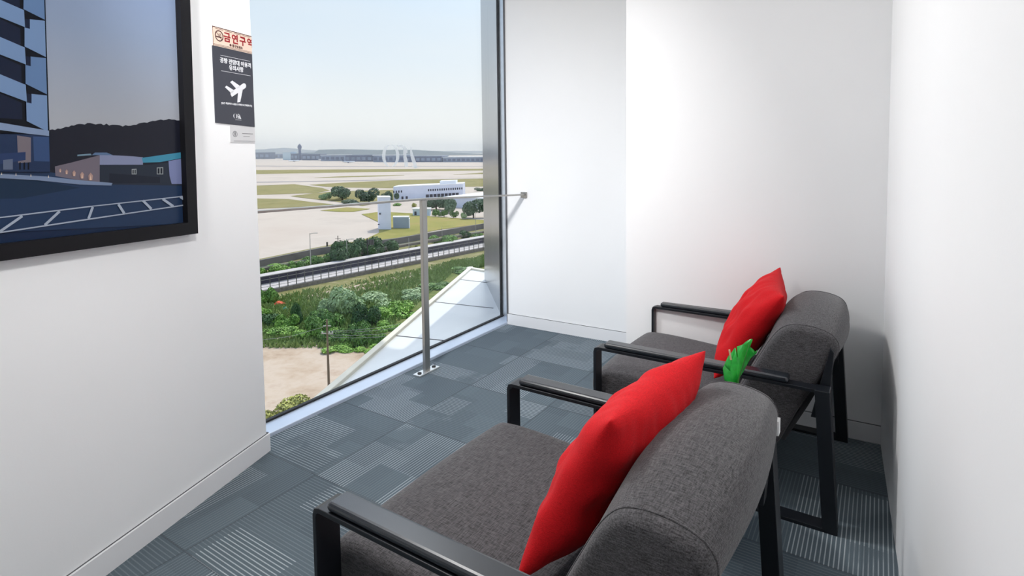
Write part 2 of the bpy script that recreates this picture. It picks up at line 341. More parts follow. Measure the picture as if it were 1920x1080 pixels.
# ------------------------------------------------------------------ fill lights, added out of frame to brighten the room
def fill_panel(x, y, sx, sy, power, label):
    t = empty('fill_panel', (x, y, ZC), 0, label, 'lamp', 'added fill panels')
    box('fill_housing', -sx/2-.02, sx/2+.02, -sy/2-.02, sy/2+.02, -.035, 0, MT['white'], t)
    m = mat('fill_diffuser', (.9, .9, .9), .5, emit=(1, .985, .965), estr=power)
    box('diffuser', -sx/2, sx/2, -sy/2, sy/2, -.042, -.030, m, t)
LP = 2.6
fill_panel(-1.45, 1.65, 1.0, .9, LP*.5, 'added white fill light panel by the window above the handrail post')
fill_panel(-1.15, .30, .8, .8, LP*.2, 'added white fill light panel above the near armchair')
def fill_spot(pos, aim, watts, label, size=.22, spread=125):  # unseen spot fixture, added only to wash the walls with extra light
    pos = Vector(pos); d = (Vector(aim)-pos).normalized(); t = empty('fill_spotlight', pos, 0, label, 'lamp', 'added fill spotlights')
    q = d.to_track_quat('-Z', 'Y')
    b = MB(); b.tube([(0, 0, .02), (0, 0, .12), (0, 0, .16)], [size*.62, size*.58, size*.3], 24); o = b.build('lamp_head', MT['white'], t); o.rotation_mode = 'QUATERNION'; o.rotation_quaternion = q
    b = MB(); b.tube([-d*.12, (0, 0, ZC-pos.z)], .012, 8); b.build('stem', MT['white'], t)
    b = MB(); b.tube([(0, 0, ZC-pos.z-.02), (0, 0, ZC-pos.z)], .05, 16); b.build('ceiling_cap', MT['white'], t)
    ld = bpy.data.lights.new('fill_disk', 'AREA'); ld.shape = 'DISK'; ld.size = size; ld.energy = watts; ld.spread = math.radians(spread); ld.color = (1, .985, .97)
    lo = bpy.data.objects.new('fill_disk', ld); COL.objects.link(lo); lo.rotation_mode = 'QUATERNION'; lo.rotation_quaternion = q; lo.parent = t
TW = 5.4
fill_spot((-1.95, 1.75, 2.40), (.1, 1.6, .75), TW*2.5, 'added white fill spotlight over the handrail aimed at the right wall')
fill_spot((-1.75, .75, 2.40), (.2, .7, .8), TW*1.0, 'added white fill spotlight over the picture aimed at the right wall')
fill_spot((-1.45, .35, 2.40), (-2.15, 3.4, .65), TW*1.95, 'added white fill spotlight near the camera aimed at the recessed wall', .22, 70)
fill_spot((-.35, .55, 2.40), (-2.05, .80, .85), TW*1.75, 'added white fill spotlight over the armchairs aimed at the framed picture')


# ------------------------------------------------------------------ framed picture on the left wall
PO = .012                                       # print plane off the wall
def P2(px, py, off=PO): return L_px(px, py, off)
def pcol(name, c, r=.25): return mat('print_'+name, tuple(x*.74 for x in lin(c)), r, spec=.15)
pic = empty('framed_picture', L_at(.7, 1.03), 0, 'large black framed dusk photograph of a tower building hung on the left wall', 'picture')
def ppart(o): o.parent = pic; o.matrix_parent_inverse = Matrix.Translation(-pic.location); return o
# frame rails: outer and inner lines, extended beyond the picture's left and top
oBR = (371.7, 437.5); iBR = (345.5, 417)
def uv(q, off): p = L_px(*q, off)-LA; return Vector((p.dot(LD), p.z))
OFFR = .034
obr = uv(oBR, OFFR); obl = uv((0, 490), OFFR); otr = uv((355, 0), OFFR)
e1 = (obl-obr).normalized(); e2 = Vector((-e1.y*.4, 1)).normalized()
W_, H_ = 1.05, 1.20; fwid = .043
def FP(a, c, off): q = obr+e1*a+e2*c; return LA+LD*q.x+LN*off+Vector((0, 0, q.y))
b = MB()
for quad in ([(0, 0), (W_, 0), (W_-fwid, fwid), (fwid, fwid)], [(0, 0), (fwid, fwid), (fwid, H_-fwid), (0, H_)], [(0, H_), (fwid, H_-fwid), (W_-fwid, H_-fwid), (W_, H_)], [(W_, 0), (W_, H_), (W_-fwid, H_-fwid), (W_-fwid, fwid)]):
    b.slab([FP(a, c, .001) for a, c in quad], LN, OFFR-.001)
ppart(b.build('frame', mat('black_picture_frame', (.007, .007, .009), .5, spec=.2)))
prt = MB(); pm = []
def pc(c, rough=.25):
    pm.append(pcol('%d_%d_%d' % c, c, rough)); return len(pm)-1
layer = [0]
def poly(pts, mi):
    layer[0] += 1; off = PO+layer[0]*.00008
    prt.add([P2(x, y, off) for x, y in pts], [tuple(range(len(pts)))], mi)
# sky with a printed dusk gradient in bands, like the photograph itself shows
X0 = -900
prt.add([FP(.03, .03, PO-.002), FP(W_-.03, .03, PO-.002), FP(W_-.03, H_-.03, PO-.002), FP(.03, H_-.03, PO-.002)], [(0, 1, 2, 3)], pc((30, 48, 78)))
sky_m = bpy.data.materials.new('print_dusk_sky'); sky_m.use_nodes = True
_n = sky_m.node_tree.nodes; _l = sky_m.node_tree.links; _b = _n['Principled BSDF']; _b.inputs['Roughness'].default_value = .25; _b.inputs['Specular IOR Level'].default_value = .15
_t = _n.new('ShaderNodeTexCoord'); _s = _n.new('ShaderNodeSeparateXYZ'); _m = _n.new('ShaderNodeMapRange'); _r = _n.new('ShaderNodeValToRGB')
_m.inputs[1].default_value = 1.40; _m.inputs[2].default_value = 2.1
_l.new(_t.outputs['Object'], _s.inputs[0]); _l.new(_s.outputs[2], _m.inputs[0]); _l.new(_m.outputs[0], _r.inputs[0]); _l.new(_r.outputs[0], _b.inputs['Base Color'])
_r.color_ramp.elements[0].color = (*[x*.74 for x in lin((178, 182, 190))], 1); _r.color_ramp.elements[1].color = (*[x*.74 for x in lin((122, 146, 190))], 1); _e = _r.color_ramp.elements.new(.4); _e.color = (*[x*.74 for x in lin((150, 166, 192))], 1)
pm.append(sky_m); SKYI = len(pm)-1
inn = lambda x, y: (x, y)
poly([(X0, 250), (349, 250), (335, -60), (325, -330), (X0, -330)], SKYI)
wood = pc((34, 36, 48))
ridge = [(93, 246)]
for i in range(50):
    x = 93+(342-93)*i/49; y = 245-14*(i/49)**.9-8*math.sin(i*.11)**2+random.uniform(-2.5, 1.2); ridge.append((x, y))
poly(ridge+[(344, 330), (93, 330)], wood)
# asphalt
asph = pc((42, 62, 94)); poly([(X0, 305), (90, 322), (215, 344), (346, 348), (347.5, 419), (X0, 480)], asph)
poly([(X0, 330), (60, 336), (150, 352), (40, 372), (X0, 392)], pc((33, 52, 76)))
# outbuildings
poly([(103, 312), (133, 305), (187, 291), (187, 343), (160, 340), (104, 330)], pc((120, 112, 124)))
poly([(187, 290), (250, 293), (268, 295), (268, 309), (187, 309)], pc((140, 148, 180)))
poly([(268, 310), (340, 302), (344, 348), (200, 346), (187, 343), (187, 309)], pc((44, 52, 66)))
poly([(266, 296), (343, 285), (343, 296), (300, 304), (268, 305)], pc((70, 148, 178)))
poly([(316, 302), (343, 297), (344, 345), (322, 345), (318, 330)], pc((132, 142, 186)))
poly([(205, 325), (300, 332), (300, 343), (205, 344)], pc((34, 40, 54)))
poly([(145, 290), (170, 288), (172, 291), (145, 293)], pc((120, 150, 168))); poly([(172, 291), (178, 286), (200, 286), (212, 291)], pc((98, 124, 160)))
wn = pc((160, 168, 170)); dk = pc((30, 36, 48))
for (x, y, w, h) in ((294, 314, 12, 13), (247, 317, 9, 10)):
    poly([(x, y), (x+w, y-.5), (x+w, y+h), (x, y+h)], wn); poly([(x+1.5, y+1.5), (x+w/2-.8, y+1.3), (x+w/2-.8, y+h-1.5), (x+1.5, y+h-1.5)], dk); poly([(x+w/2+.8, y+1.3), (x+w-1.5, y+1), (x+w-1.5, y+h-1.5), (x+w/2+.8, y+h-1.5)], dk)
glow = pc((236, 200, 176)); glow2 = pc((180, 150, 142))
for x, y, s in ((113, 321, 4), (125, 324, 5), (139, 327, 6), (154, 331, 7), (170, 334, 8)):
    poly([(x-s*.4, y+s*.5), (x-s*.55, y-s*.6), (x, y-s*1.3), (x+s*.55, y-s*.6), (x+s*.4, y+s*.5)], glow2); poly([(x-s*.22, y+s*.5), (x, y-s*.9), (x+s*.22, y+s*.5)], glow)
poly([(X0, 318), (0, 326), (90, 331), (150, 338), (211, 343), (209, 348), (150, 346), (70, 338), (0, 334), (X0, 326)], pc((128, 146, 176)))
# road markings
mk = pc((176, 188, 206))
def stripe(a, c, w): 
    dx, dy = c[0]-a[0], c[1]-a[1]; l = math.hypot(dx, dy); nx, ny = -dy/l*w, dx/l*w
    poly([(a[0]-nx, a[1]-ny), (c[0]-nx, c[1]-ny), (c[0]+nx, c[1]+ny), (a[0]+nx, a[1]+ny)], mk)
stripe((X0, 430), (0, 408), 1.4); stripe((0, 408), (170, 387), 1.2); stripe((170, 387), (344, 368), 1)
stripe((X0, 463), (0, 436), 1.5); stripe((0, 436), (200, 406), 1.3); stripe((200, 406), (346, 384.5), 1.1)
for a, c in (((0, 434), (42, 405)), ((84, 422), (112, 396)), ((166, 410), (174, 388)), ((233, 400), (222, 383)), ((284, 392), (268, 376)), ((325, 387), (305, 373)), ((346, 374), (338, 369))): stripe(a, c, 2.4)
# tower block on the left of the print
fac = pc((122, 150, 190)); fac2 = pc((104, 134, 176)); glz = pc((28, 36, 58)); dark = pc((16, 20, 30))
poly([(X0, -330), (78, -330), (85, 0), (90, 160), (93, 250), (X0, 250)], dark)
for k in range(-4, 3):
    y = 37+70*k; s = k
    poly([(46+1.6*s, y+15), (56+1.6*s, y-1), (84+2*s, y+2), (86+2*s, y+70), (46+2*s, y+50)], fac2 if k % 2 else fac)
    poly([(47+1.6*s, y-2), (56+1.6*s, y), (56+1.6*s, y+17), (47+1.6*s, y+15)], glz)
    poly([(X0, y-75), (-5, y-40), (45+1.6*s, y-18), (47+1.8*s, y+14), (0, y-5), (X0, y-45)], fac)
    poly([(X0, y-42), (0, y-2), (38+1.6*s, y+16), (39+1.6*s, y+47), (X0, y-10)], glz)
poly([(X0, 225), (2, 230), (55, 239), (92, 245), (92, 255), (55, 251), (2, 244), (X0, 238)], pc((136, 156, 188)))
poly([(X0, 240), (55, 252), (92, 256), (94, 322), (X0, 318)], pc((40, 56, 88)))
poly([(62, 256), (92, 257), (93, 303), (64, 302)], pc((58, 82, 124)))
poly([(32, 254), (58, 258), (58, 304), (34, 306)], pc((124, 116, 124))); poly([(0, 288), (48, 285), (48, 300), (0, 308)], pc((46, 64, 104)))
for x in (36, 44, 52): poly([(x, 305), (x+3, 304), (x+3, 318), (x, 318)], dark)
poly([(6, 300), (24, 298), (24, 318), (6, 318)], pc((100, 112, 136)))
lamp = pc((240, 226, 206))
for x, y in ((3, 326), (30, 327), (58, 329), (91, 331)): poly([(x-1, y+2), (x, y-3), (x+1, y+2)], lamp)
ppart(prt.build('print', pm))
# crop the print to the frame opening
me = pic.children[-1].data; bm = bmesh.new(); bm.from_mesh(me)
for a, nrm in ((FP(fwid-.003, .5, 0), -LD), (FP(.5, fwid-.003, 0), Vector((0, 0, -1))), (FP(W_-fwid+.003, .5, 0), LD), (FP(.5, H_-fwid+.003, 0), Vector((0, 0, 1)))):
    if abs(nrm.z) > .5: ed = (LD*e1.x+Vector((0, 0, e1.y))); nn = ed.cross(LN); nn = nn if nn.dot(nrm) > 0 else -nn
    else: ed = (LD*e2.x+Vector((0, 0, e2.y))); nn = ed.cross(LN); nn = nn if nn.dot(nrm) > 0 else -nn
    bmesh.ops.bisect_plane(bm, geom=bm.verts[:]+bm.edges[:]+bm.faces[:], plane_co=a, plane_no=nn, clear_outer=True)
for f in bm.faces:
    if f.normal.dot(LN) < 0: f.normal_flip()
bm.to_mesh(me); bm.free()
ppart(MB.build((lambda q: (q.slab([FP(.03, .03, .0005), FP(W_-.03, .03, .0005), FP(W_-.03, H_-.03, .0005), FP(.03, H_-.03, .0005)], LN, .006), q)[1])(MB()), 'backing_board', MT['gap']))

# ------------------------------------------------------------------ wall signs
XD = -LD; RM = Matrix(((XD.x, 0, LN.x), (XD.y, 0, LN.y), (0, 1, 0)))   # text frame: right, up, normal
EDGE = .0205
def sign_mesh(name, m, parent, base):
    return None
def text_mesh(name, body, size, s, z, off, m, parent, align='CENTER', sx=1, bold=0, shear=0):
    cu = bpy.data.curves.new('t', 'FONT'); cu.body = body; cu.size = size; cu.align_x = align; cu.align_y = 'CENTER'; cu.extrude = .0003; cu.offset = bold; cu.resolution_u = 3
    o = bpy.data.objects.new('t', cu); COL.objects.link(o); bpy.context.view_layer.update()
    me = bpy.data.meshes.new_from_object(o.evaluated_get(bpy.context.evaluated_depsgraph_get())); bpy.data.objects.remove(o)
    T = Matrix.Translation(L_at(s, z, off)) @ RM.to_4x4() @ Matrix.Diagonal((sx, 1, 1, 1)); me.transform(T)
    bm = bmesh.new(); bm.from_mesh(me)
    bmesh.ops.bisect_plane(bm, geom=bm.verts[:]+bm.edges[:]+bm.faces[:], plane_co=L_at(EDGE, 0), plane_no=-LD, clear_outer=True)
    bm.to_mesh(me); bm.free()
    me.materials.clear(); ob = link(name, me, m); ob.parent = parent; ob.matrix_parent_inverse = Matrix.Translation(-parent.location); return ob
def plate(name, s0, s1, z0, z1, t, m, parent, off=0, zl=None):
    b = MB(); b.slab([L_at(s0, z0, off), L_at(s1, zl if zl is not None else z0, off), L_at(s1, z1, off), L_at(s0, z1, off)], LN, t)
    o = b.build(name, m); o.parent = parent; o.matrix_parent_inverse = Matrix.Translation(-parent.location); return o
def flat(name, polys, off, t, m, parent):       # polygons given in (s, z)
    b = MB()
    for p in polys: b.slab([L_at(s, z, off) for s, z in p], LN, t)
    o = b.build(name, m); o.parent = parent; o.matrix_parent_inverse = Matrix.Translation(-parent.location); return o
def ring(s, z, r0, r1, n=20):
    return [[(s+r*math.cos(a), z+r*math.sin(a)) for r, a in ((r0, t0), (r1, t0), (r1, t1), (r0, t1))] for t0, t1 in ((2*math.pi*i/n, 2*math.pi*(i+1)/n) for i in range(n))]
peach = mat('peach_sign_face', lin((228, 204, 186)), .5); brown = mat('dark_brown_ink', lin((84, 48, 46)), .6); redink = mat('dark_red_ink', lin((150, 18, 30)), .6)
slate = mat('slate_black_sign_face', lin((58, 60, 70)), .45); whiteink = mat('white_ink', (.78, .79, .82), .6); greyp = mat('pale_grey_plate', (.62, .62, .63), .4); greyink = mat('grey_ink', (.2, .2, .21), .6)
sg = empty('no_smoking_sign', L_at(.13, 1.75), 0, 'peach no smoking sign with red lettering at the end of the left wall', 'sign')
plate('panel', EDGE, .2305, 1.7135, 1.7875, .003, peach, sg)
flat('border', [[(EDGE, 1.7845), (.2305, 1.7845), (.2305, 1.7875), (EDGE, 1.7875)], [(.2285, 1.7135), (.2305, 1.7135), (.2305, 1.7875), (.2285, 1.7875)], [(EDGE, 1.7160), (.2305, 1.7160), (.2305, 1.7172), (EDGE, 1.7172)], [(EDGE, 1.7205), (.2305, 1.7205), (.2305, 1.7215), (EDGE, 1.7215)]], .003, .0005, brown, sg)
rg = ring(.198, 1.7550, .0175, .0215)
d45 = [(.198+.013, 1.755+.013), (.198+.0145, 1.755+.0115), (.198-.013, 1.755-.0145), (.198-.0145, 1.755-.013)]
cig = [(.213, 1.748), (.186, 1.748), (.186, 1.753), (.213, 1.753)]
smoke = [[(.196, 1.756), (.193, 1.756), (.199, 1.764), (.201, 1.764)], [(.190, 1.756), (.187, 1.756), (.192, 1.766), (.194, 1.766)]]
flat('no_smoking_symbol', rg+[d45, cig]+smoke, .003, .0006, brown, sg)
for i, ch in enumerate('금연구역'): text_mesh('letter', ch, .040, .157-.0425*i, 1.7545, .0033, redink, sg, bold=.0012)
text_mesh('caption', '● 중구보건소', .0125, .110, 1.7285, .0033, brown, sg, bold=.0004)
for k in range(4):
    flat('small_print', [[(.215-.048*k-.004*j, 1.7795), (.215-.048*k-.004*j-.0028, 1.7795), (.215-.048*k-.004*j-.0028, 1.7815), (.215-.048*k-.004*j, 1.7815)] for j in range(10)], .003, .0004, brown, sg)
nb = empty('notice_sign', L_at(.13, 1.56), 0, 'tall slate black sign with white aeroplane symbol on the left wall', 'sign')
plate('panel', EDGE, .2335, 1.4100, 1.7130, .003, slate, nb, 0, 1.4190)
flat('rule', [[(.195, 1.681), (.035, 1.681), (.035, 1.6823), (.195, 1.6823)]], .003, .0005, whiteink, nb)
flat('rule', [[(.195, 1.621), (.035, 1.621), (.035, 1.6223), (.195, 1.6223)]], .003, .0005, whiteink, nb)
text_mesh('heading', '공항 전망대 이용객', .0215, .114, 1.662, .0033, whiteink, nb, bold=.0005)
text_mesh('heading', '유의사항', .0215, .114, 1.639, .0033, whiteink, nb, bold=.0005)
def rot(pts, c, a): return [(c[0]-.86*(x*math.cos(a)-y*math.sin(a)), c[1]+.86*(x*math.sin(a)+y*math.cos(a))) for x, y in pts]   # x to the right on the wall
a = math.radians(31); c = (.108, 1.556)
fus = [(-.055, -.009), (.045, -.012)]+[(.045+.014*math.sin(t), -.012*math.cos(t)+.0) for t in [math.pi*i/10 for i in range(11)]]+[(-.050, .012), (-.055, .004)]
flat('aeroplane_symbol', [rot(fus, c, a), rot([(-.047, .004), (-.068, .046), (-.056, .048), (-.025, .010)], c, a), rot([(-.008, .009), (-.026, .052), (-.010, .052), (.022, .009)], c, a), rot([(-.006, -.008), (-.038, -.046), (-.020, -.052), (.028, -.010)], c, a)], .003, .0007, whiteink, nb)
text_mesh('caption', '[높은 객실이라 소음을 유의해주시기바랍니다]', .0088, .117, 1.4965, .0033, whiteink, nb, bold=.0002)
def logo(s, z, h, off, m, parent, mirror=1):
    def arc(cx, r, r2, a0, a1, n=10):
        out = []
        for i in range(n):
            t0 = a0+(a1-a0)*i/n; t1 = a0+(a1-a0)*(i+1)/n; w0 = .02+.16*math.sin(math.pi*i/n); w1 = .02+.16*math.sin(math.pi*(i+1)/n)
            out.append([(cx+(r-w0/2)*math.cos(t0), r2*math.sin(t0)), (cx+(r+w0/2)*math.cos(t0), r2*math.sin(t0)), (cx+(r+w1/2)*math.cos(t1), r2*math.sin(t1)), (cx+(r-w1/2)*math.cos(t1), r2*math.sin(t1))])
        return out
    P = arc(-.75, .42, .5, math.radians(100), math.radians(260))+arc(-.75, .42, .5, math.radians(80), math.radians(-80))
    P += [[(-.05, -.5), (.12, -.5), (.06, .42), (-.05, .42)], [(.06, .5), (.3, .42), (.34, .2), (.26, .38), (.05, .42)], [(.3, .02), (.46, .3), (.85, -.5), (.62, -.5)], [(.12, 0), (.24, 0), (.5, -.5), (.34, -.5)]]
    flat('logo', [[(s-x*h*mirror, z+y*h) for x, y in p] for p in P], off, .0005, m, parent)
logo(.115, 1.450, .020, .003, whiteink, nb)
flat('logo_caption', [[(.130-.0042*j, 1.4345), (.130-.0042*j-.003, 1.4345), (.130-.0042*j-.003, 1.4360), (.130-.0042*j, 1.4360)] for j in range(8)], .003, .0004, greyp, nb)
sp_ = empty('small_wall_plate', L_at(.1, 1.38), 0, 'small pale grey plate with round symbol just under the slate black sign', 'sign')
plate('panel', EDGE, .1605, 1.3440, 1.4092, .002, greyp, sp_)
flat('round_symbol', ring(.134, 1.378, .010, .0125)+[[(.1365, 1.3705), (.1315, 1.3705), (.1305, 1.3855), (.1375, 1.3855)]], .002, .0005, greyink, sp_)
flat('small_print', [[(.094-.0052*j, 1.3795), (.094-.0052*j-.0042, 1.3795), (.094-.0052*j-.0042, 1.3820), (.094-.0052*j, 1.3820)] for j in range(12)]+[[(.088-.0052*j, 1.3685), (.088-.0052*j-.0042, 1.3685), (.088-.0052*j-.0042, 1.3705), (.088-.0052*j, 1.3705)] for j in range(7)]+[[(EDGE, 1.3495), (.142, 1.3495), (.142, 1.3508), (EDGE, 1.3508)]], .002, .0004, greyink, sp_)

# ------------------------------------------------------------------ armchairs
CW, CDp, AZ = .82, .875, .488                     # width, depth, arm height; chair faces -X, origin at front centre
def smooth_closed(pts, n=6):
    out = []; k = len(pts)
    for i in range(k):
        p0, p1, p2, p3 = [Vector(pts[(i+j-1) % k]) for j in range(4)]
        for q in range(n):
            t = q/n; out.append(.5*((2*p1)+(-p0+p2)*t+(2*p0-5*p1+4*p2-p3)*t*t+(-p0+3*p1-3*p2+p3)*t**3))
    return out
def loft(name, prof, half, edge, m, parent, dome=None, nsec=26):
    P = smooth_closed(prof, 5); c = sum(P, Vector((0, 0)))/len(P); vs = []; fs = []; k = len(P)
    ys = []
    for i in range(nsec+1):
        t = -1+2*i/nsec; ys.append(math.copysign(abs(t)**.6, t)*half if False else half*math.sin(t*math.pi/2))
    secs = []
    for y in ys:
        d = half-abs(y); ins = 0
        if d < edge: ins = edge-math.sqrt(max(0, edge*edge-(edge-d)**2))
        ring_ = []
        for i, p in enumerate(P):
            nxt = P[(i+1) % k]; prv = P[i-1]; tn = (nxt-prv).normalized(); nr = Vector((tn.y, -tn.x))
            if nr.dot(p-c) < 0: nr = -nr
            q = p-nr*ins
            if dome: q = q+nr*dome(p, y/half)
            ring_.append((q.x, y, q.y))
        secs.append(ring_)
    for r_ in secs: vs += r_
    for i in range(len(secs)-1):
        for j in range(k): fs.append((i*k+j, i*k+(j+1) % k, (i+1)*k+(j+1) % k, (i+1)*k+j))
    for e, base in ((0, 0), (1, (len(secs)-1)*k)):
        cc = len(vs); vs.append((sum(secs[-e][j][0] for j in range(k))/k, ys[-e], sum(secs[-e][j][2] for j in range(k))/k))
        for j in range(k): fs.append((base+j, base+(j+1) % k, cc))
    b = MB(); b.add(vs, fs); o = b.build(name, m, parent, smooth=True); return o, secs, ys
def strap(pts, y, w, t):                            # flat bar bent in the xz plane
    b = MB(); vs = []; n = len(pts)
    for i, p in enumerate(pts):
        p = Vector(p); a = Vector(pts[max(i-1, 0)]); c = Vector(pts[min(i+1, n-1)])
        d1 = (p-a).normalized() if i > 0 else (c-p).normalized(); d2 = (c-p).normalized() if i < n-1 else d1
        tn = (d1+d2).normalized(); nr = Vector((-tn.y, tn.x)); k = 1/max(.5, nr.dot(Vector((-d1.y, d1.x))))
        for q in (p-nr*t/2*k, p+nr*t/2*k):
            vs += [(q.x, y-w/2, q.y), (q.x, y+w/2, q.y)]
    fs = [(0, 1, 3, 2), tuple(4*(n-1)+i for i in (0, 2, 3, 1))]
    for i in range(n-1):
        o = 4*i; fs += [(o, o+4, o+5, o+1), (o+2, o+3, o+7, o+6), (o, o+2, o+6, o+4), (o+1, o+5, o+7, o+3)]
    b.add(vs, fs); return b
def make_armchair():
    root = empty('armchair', (0, 0, 0)); hw = CW/2-.066
    for s in (-1, 1):
        y = s*(CW/2-.032)
        strap([(.62, AZ-.006), (.022, AZ-.006), (.010, AZ-.010), (.006, AZ-.022), (.006, .02), (.010, .0065), (.03, .0065), (.865, .0065)], y, .064, .012).build('side_frame', MT['black'], root, bevel=.0015)
        rb = MB()
        z0, z1 = 0.0, AZ-.003
        def xr(z): return .893-.065*z
        rb.add([(xr(z)+dx, y+dy, z) for z in (z0, z1) for dx, dy in ((-.046, -.032), (0, -.032), (0, .032), (-.046, .032))], [(0, 3, 2, 1), (4, 5, 6, 7), (0, 1, 5, 4), (1, 2, 6, 5), (2, 3, 7, 6), (3, 0, 4, 7)])
        rb.build('rear_leg', MT['black'], root, bevel=.002)
        yb = s*(hw-.030); bb = MB()
        bb.add([(x, yb+dy, z) for x, z in ((.800, .36), (.850, .36), (.868, .60), (.856, .615)) for dy in (-.022, .022)], [(0, 2, 4, 6), (1, 7, 5, 3), (0, 1, 3, 2), (2, 3, 5, 4), (4, 5, 7, 6), (6, 7, 1, 0)])
        bb.build('back_brace', MT['black'], root, bevel=.002)
        strap([(.60, AZ-.006), (.862, AZ-.010)], y, .050, .012).build('arm_bar', MT['black'], root, bevel=.0015)
        pb = MB(); pb.box(.045, .735, y-.029, y+.029, AZ, AZ+.021); pb.build('arm_pad', MT['pad'], root, bevel=.009, seg=3)
    hw = CW/2-.066
    for x in (.10, .60): box('cross_bar', x-.02, x+.02, -hw-.004, hw+.004, .175, .20, MT['black'], root, bevel=.002)
    box('seat_support', .02, .66, -hw-.002, -hw+.028, .175, .21, MT['black'], root, bevel=.002)
    box('seat_support', .02, .66, hw-.028, hw+.002, .175, .21, MT['black'], root, bevel=.002)
    sp = [(-.035, .255), (-.042, .295), (-.030, .335), (.01, .357), (.12, .360), (.30, .350), (.50, .334), (.62, .322), (.655, .30), (.655, .235), (.63, .212), (.40, .206), (.10, .208), (-.01, .215)]
    loft('seat', sp, hw, .030, MT['fabric'], root, lambda p, t: (.010*(1-t*t) if p.y > .31 else 0))
    bp_ = [(.535, .345), (.575, .430), (.620, .520), (.664, .600), (.697, .642), (.727, .660), (.770, .666), (.820, .660), (.860, .642), (.876, .606), (.858, .555), (.816, .480), (.768, .390), (.722, .290), (.69, .225), (.655, .205), (.60, .215), (.55, .28)]
    bo, secs, ys = loft('backrest', bp_, hw-.018, .020, MT['fabric'], root, lambda p, t: (1-t*t)*(.010+.022*max(0, min(1, (p.y-.56)/.09)) + (.006*max(0, min(1, (p.x-.74)/.06)) if p.y < .60 else 0)), 30)
    for idx in (4, len(secs)-5):                    # stitched seams along both ends
        k = len(secs[idx]); s = MB(); pts = [secs[idx][j] for j in range(2, k-28)]
        s.tube([(p[0], p[1], p[2]) for p in pts], .0022, 6); s.build('seam', MT['fabric'], bo)
    pl_ = MB(); pv = [(.695, .235), (.770, .385), (.812, .478), (.846, .555), (.858, .585)]
    vs = []
    for x, z in pv: vs += [(x+.001, -hw+.06, z-.002), (x+.001, hw-.06, z-.002), (x+.017, -hw+.06, z-.008), (x+.017, hw-.06, z-.008)]
    n = len(pv); fs = [(0, 1, 3, 2), tuple(4*(n-1)+i for i in (0, 2, 3, 1))]
    for i in range(n-1):
        o = 4*i; fs += [(o, o+4, o+5, o+1), (o+2, o+3, o+7, o+6), (o, o+2, o+6, o+4), (o+1, o+5, o+7, o+3)]
    pl_.add(vs, fs); pl_.build('back_panel', MT['shell'], root, bevel=.004)
    t = box('care_tag', .870, .888, hw-.085, hw-.06, .575, .612, MT['white'], root); t['label'] = 'small white cloth label'
    return root
ch1 = make_armchair()
ch2 = copy_tree(ch1)
def place(o, x, y0, y1, rz, label):
    o.location = (x, (y0+y1)/2, 0); o.scale = (1, (y1-y0)/CW, 1); o.rotation_euler[2] = rz; tag(o, label, 'armchair', 'charcoal armchairs facing the window')
place(ch1, -1.088, .796, 1.668, 0, 'nearest charcoal fabric armchair with black steel arms in the foreground')
place(ch2, -.985, 2.088, 2.852, 0, 'farther charcoal fabric armchair with black steel arms beside the back wall')

# ------------------------------------------------------------------ cushions
def pillow(name, c00, c10, c11, c01, thick, label, seed):
    # corners: top-near, top-far, bottom-far, bottom-near
    rnd = random.Random(seed); n = 44; C = [Vector(c) for c in (c00, c10, c11, c01)]
    nrm = ((C[1]-C[0]).cross(C[3]-C[0])).normalized()
    vs = []; fs = []
    def pt(u, v, side):
        a, c = u*2-1, v*2-1
        pu = 1-.075*(1-c*c)*abs(a)**3; pv = 1-.075*(1-a*a)*abs(c)**3
        uu = (a*pu+1)/2; vv = (c*pv+1)/2
        p = C[0]*(1-uu)*(1-vv)+C[1]*uu*(1-vv)+C[2]*uu*vv+C[3]*(1-uu)*vv
        fa = max(0, 1-abs(a)**2.4); fc = max(0, 1-abs(c)**2.4)
        h = thick/2*(fa*fc)**.55
        w = noise.noise(Vector((a*3.2+seed, c*3.2, side*2.3)))*.015*(fa*fc)**.3 + noise.noise(Vector((a*7+seed, c*2.0-seed, side*4)))*.009*(fa*fc)**.3
        return p+nrm*side*(h+w*(1 if h > .004 else 0))
    for side in (1, -1):
        base = len(vs)
        for j in range(n+1):
            for i in range(n+1): vs.append(pt(i/n, j/n, side))
        for j in range(n):
            for i in range(n): fs.append((base+j*(n+1)+i, base+j*(n+1)+i+1, base+(j+1)*(n+1)+i+1, base+(j+1)*(n+1)+i))
    cen = sum(C, Vector())/4; b = MB(); b.add([v-cen for v in vs], fs)
    me = bpy.data.meshes.new(name); me.from_pydata(b.v, [], b.f)
    bm = bmesh.new(); bm.from_mesh(me); bmesh.ops.remove_doubles(bm, verts=bm.verts, dist=.0008); bmesh.ops.recalc_face_normals(bm, faces=bm.faces); bm.to_mesh(me); bm.free()
    o = link(name, me, MT['red'], smooth=True); o.location = cen
    ss = o.modifiers.new('s', 'SUBSURF'); ss.levels = 1; ss.render_levels = 1
    tag(o, label, 'cushion', 'red scatter cushions on the armchairs'); return o
pillow('scatter_cushion', (-.445, 1.02, .760), (-.372, 1.485, .775), (-.600, 1.50, .385), (-.640, .96, .375), .17, 'bright red scatter cushion leaning in the nearest charcoal armchair', 3)
pillow('scatter_cushion', (-.292, 2.29, .745), (-.366, 2.735, .770), (-.57, 2.72, .385), (-.545, 2.27, .375), .16, 'dark red scatter cushion leaning in the farther armchair by the back wall', 8)

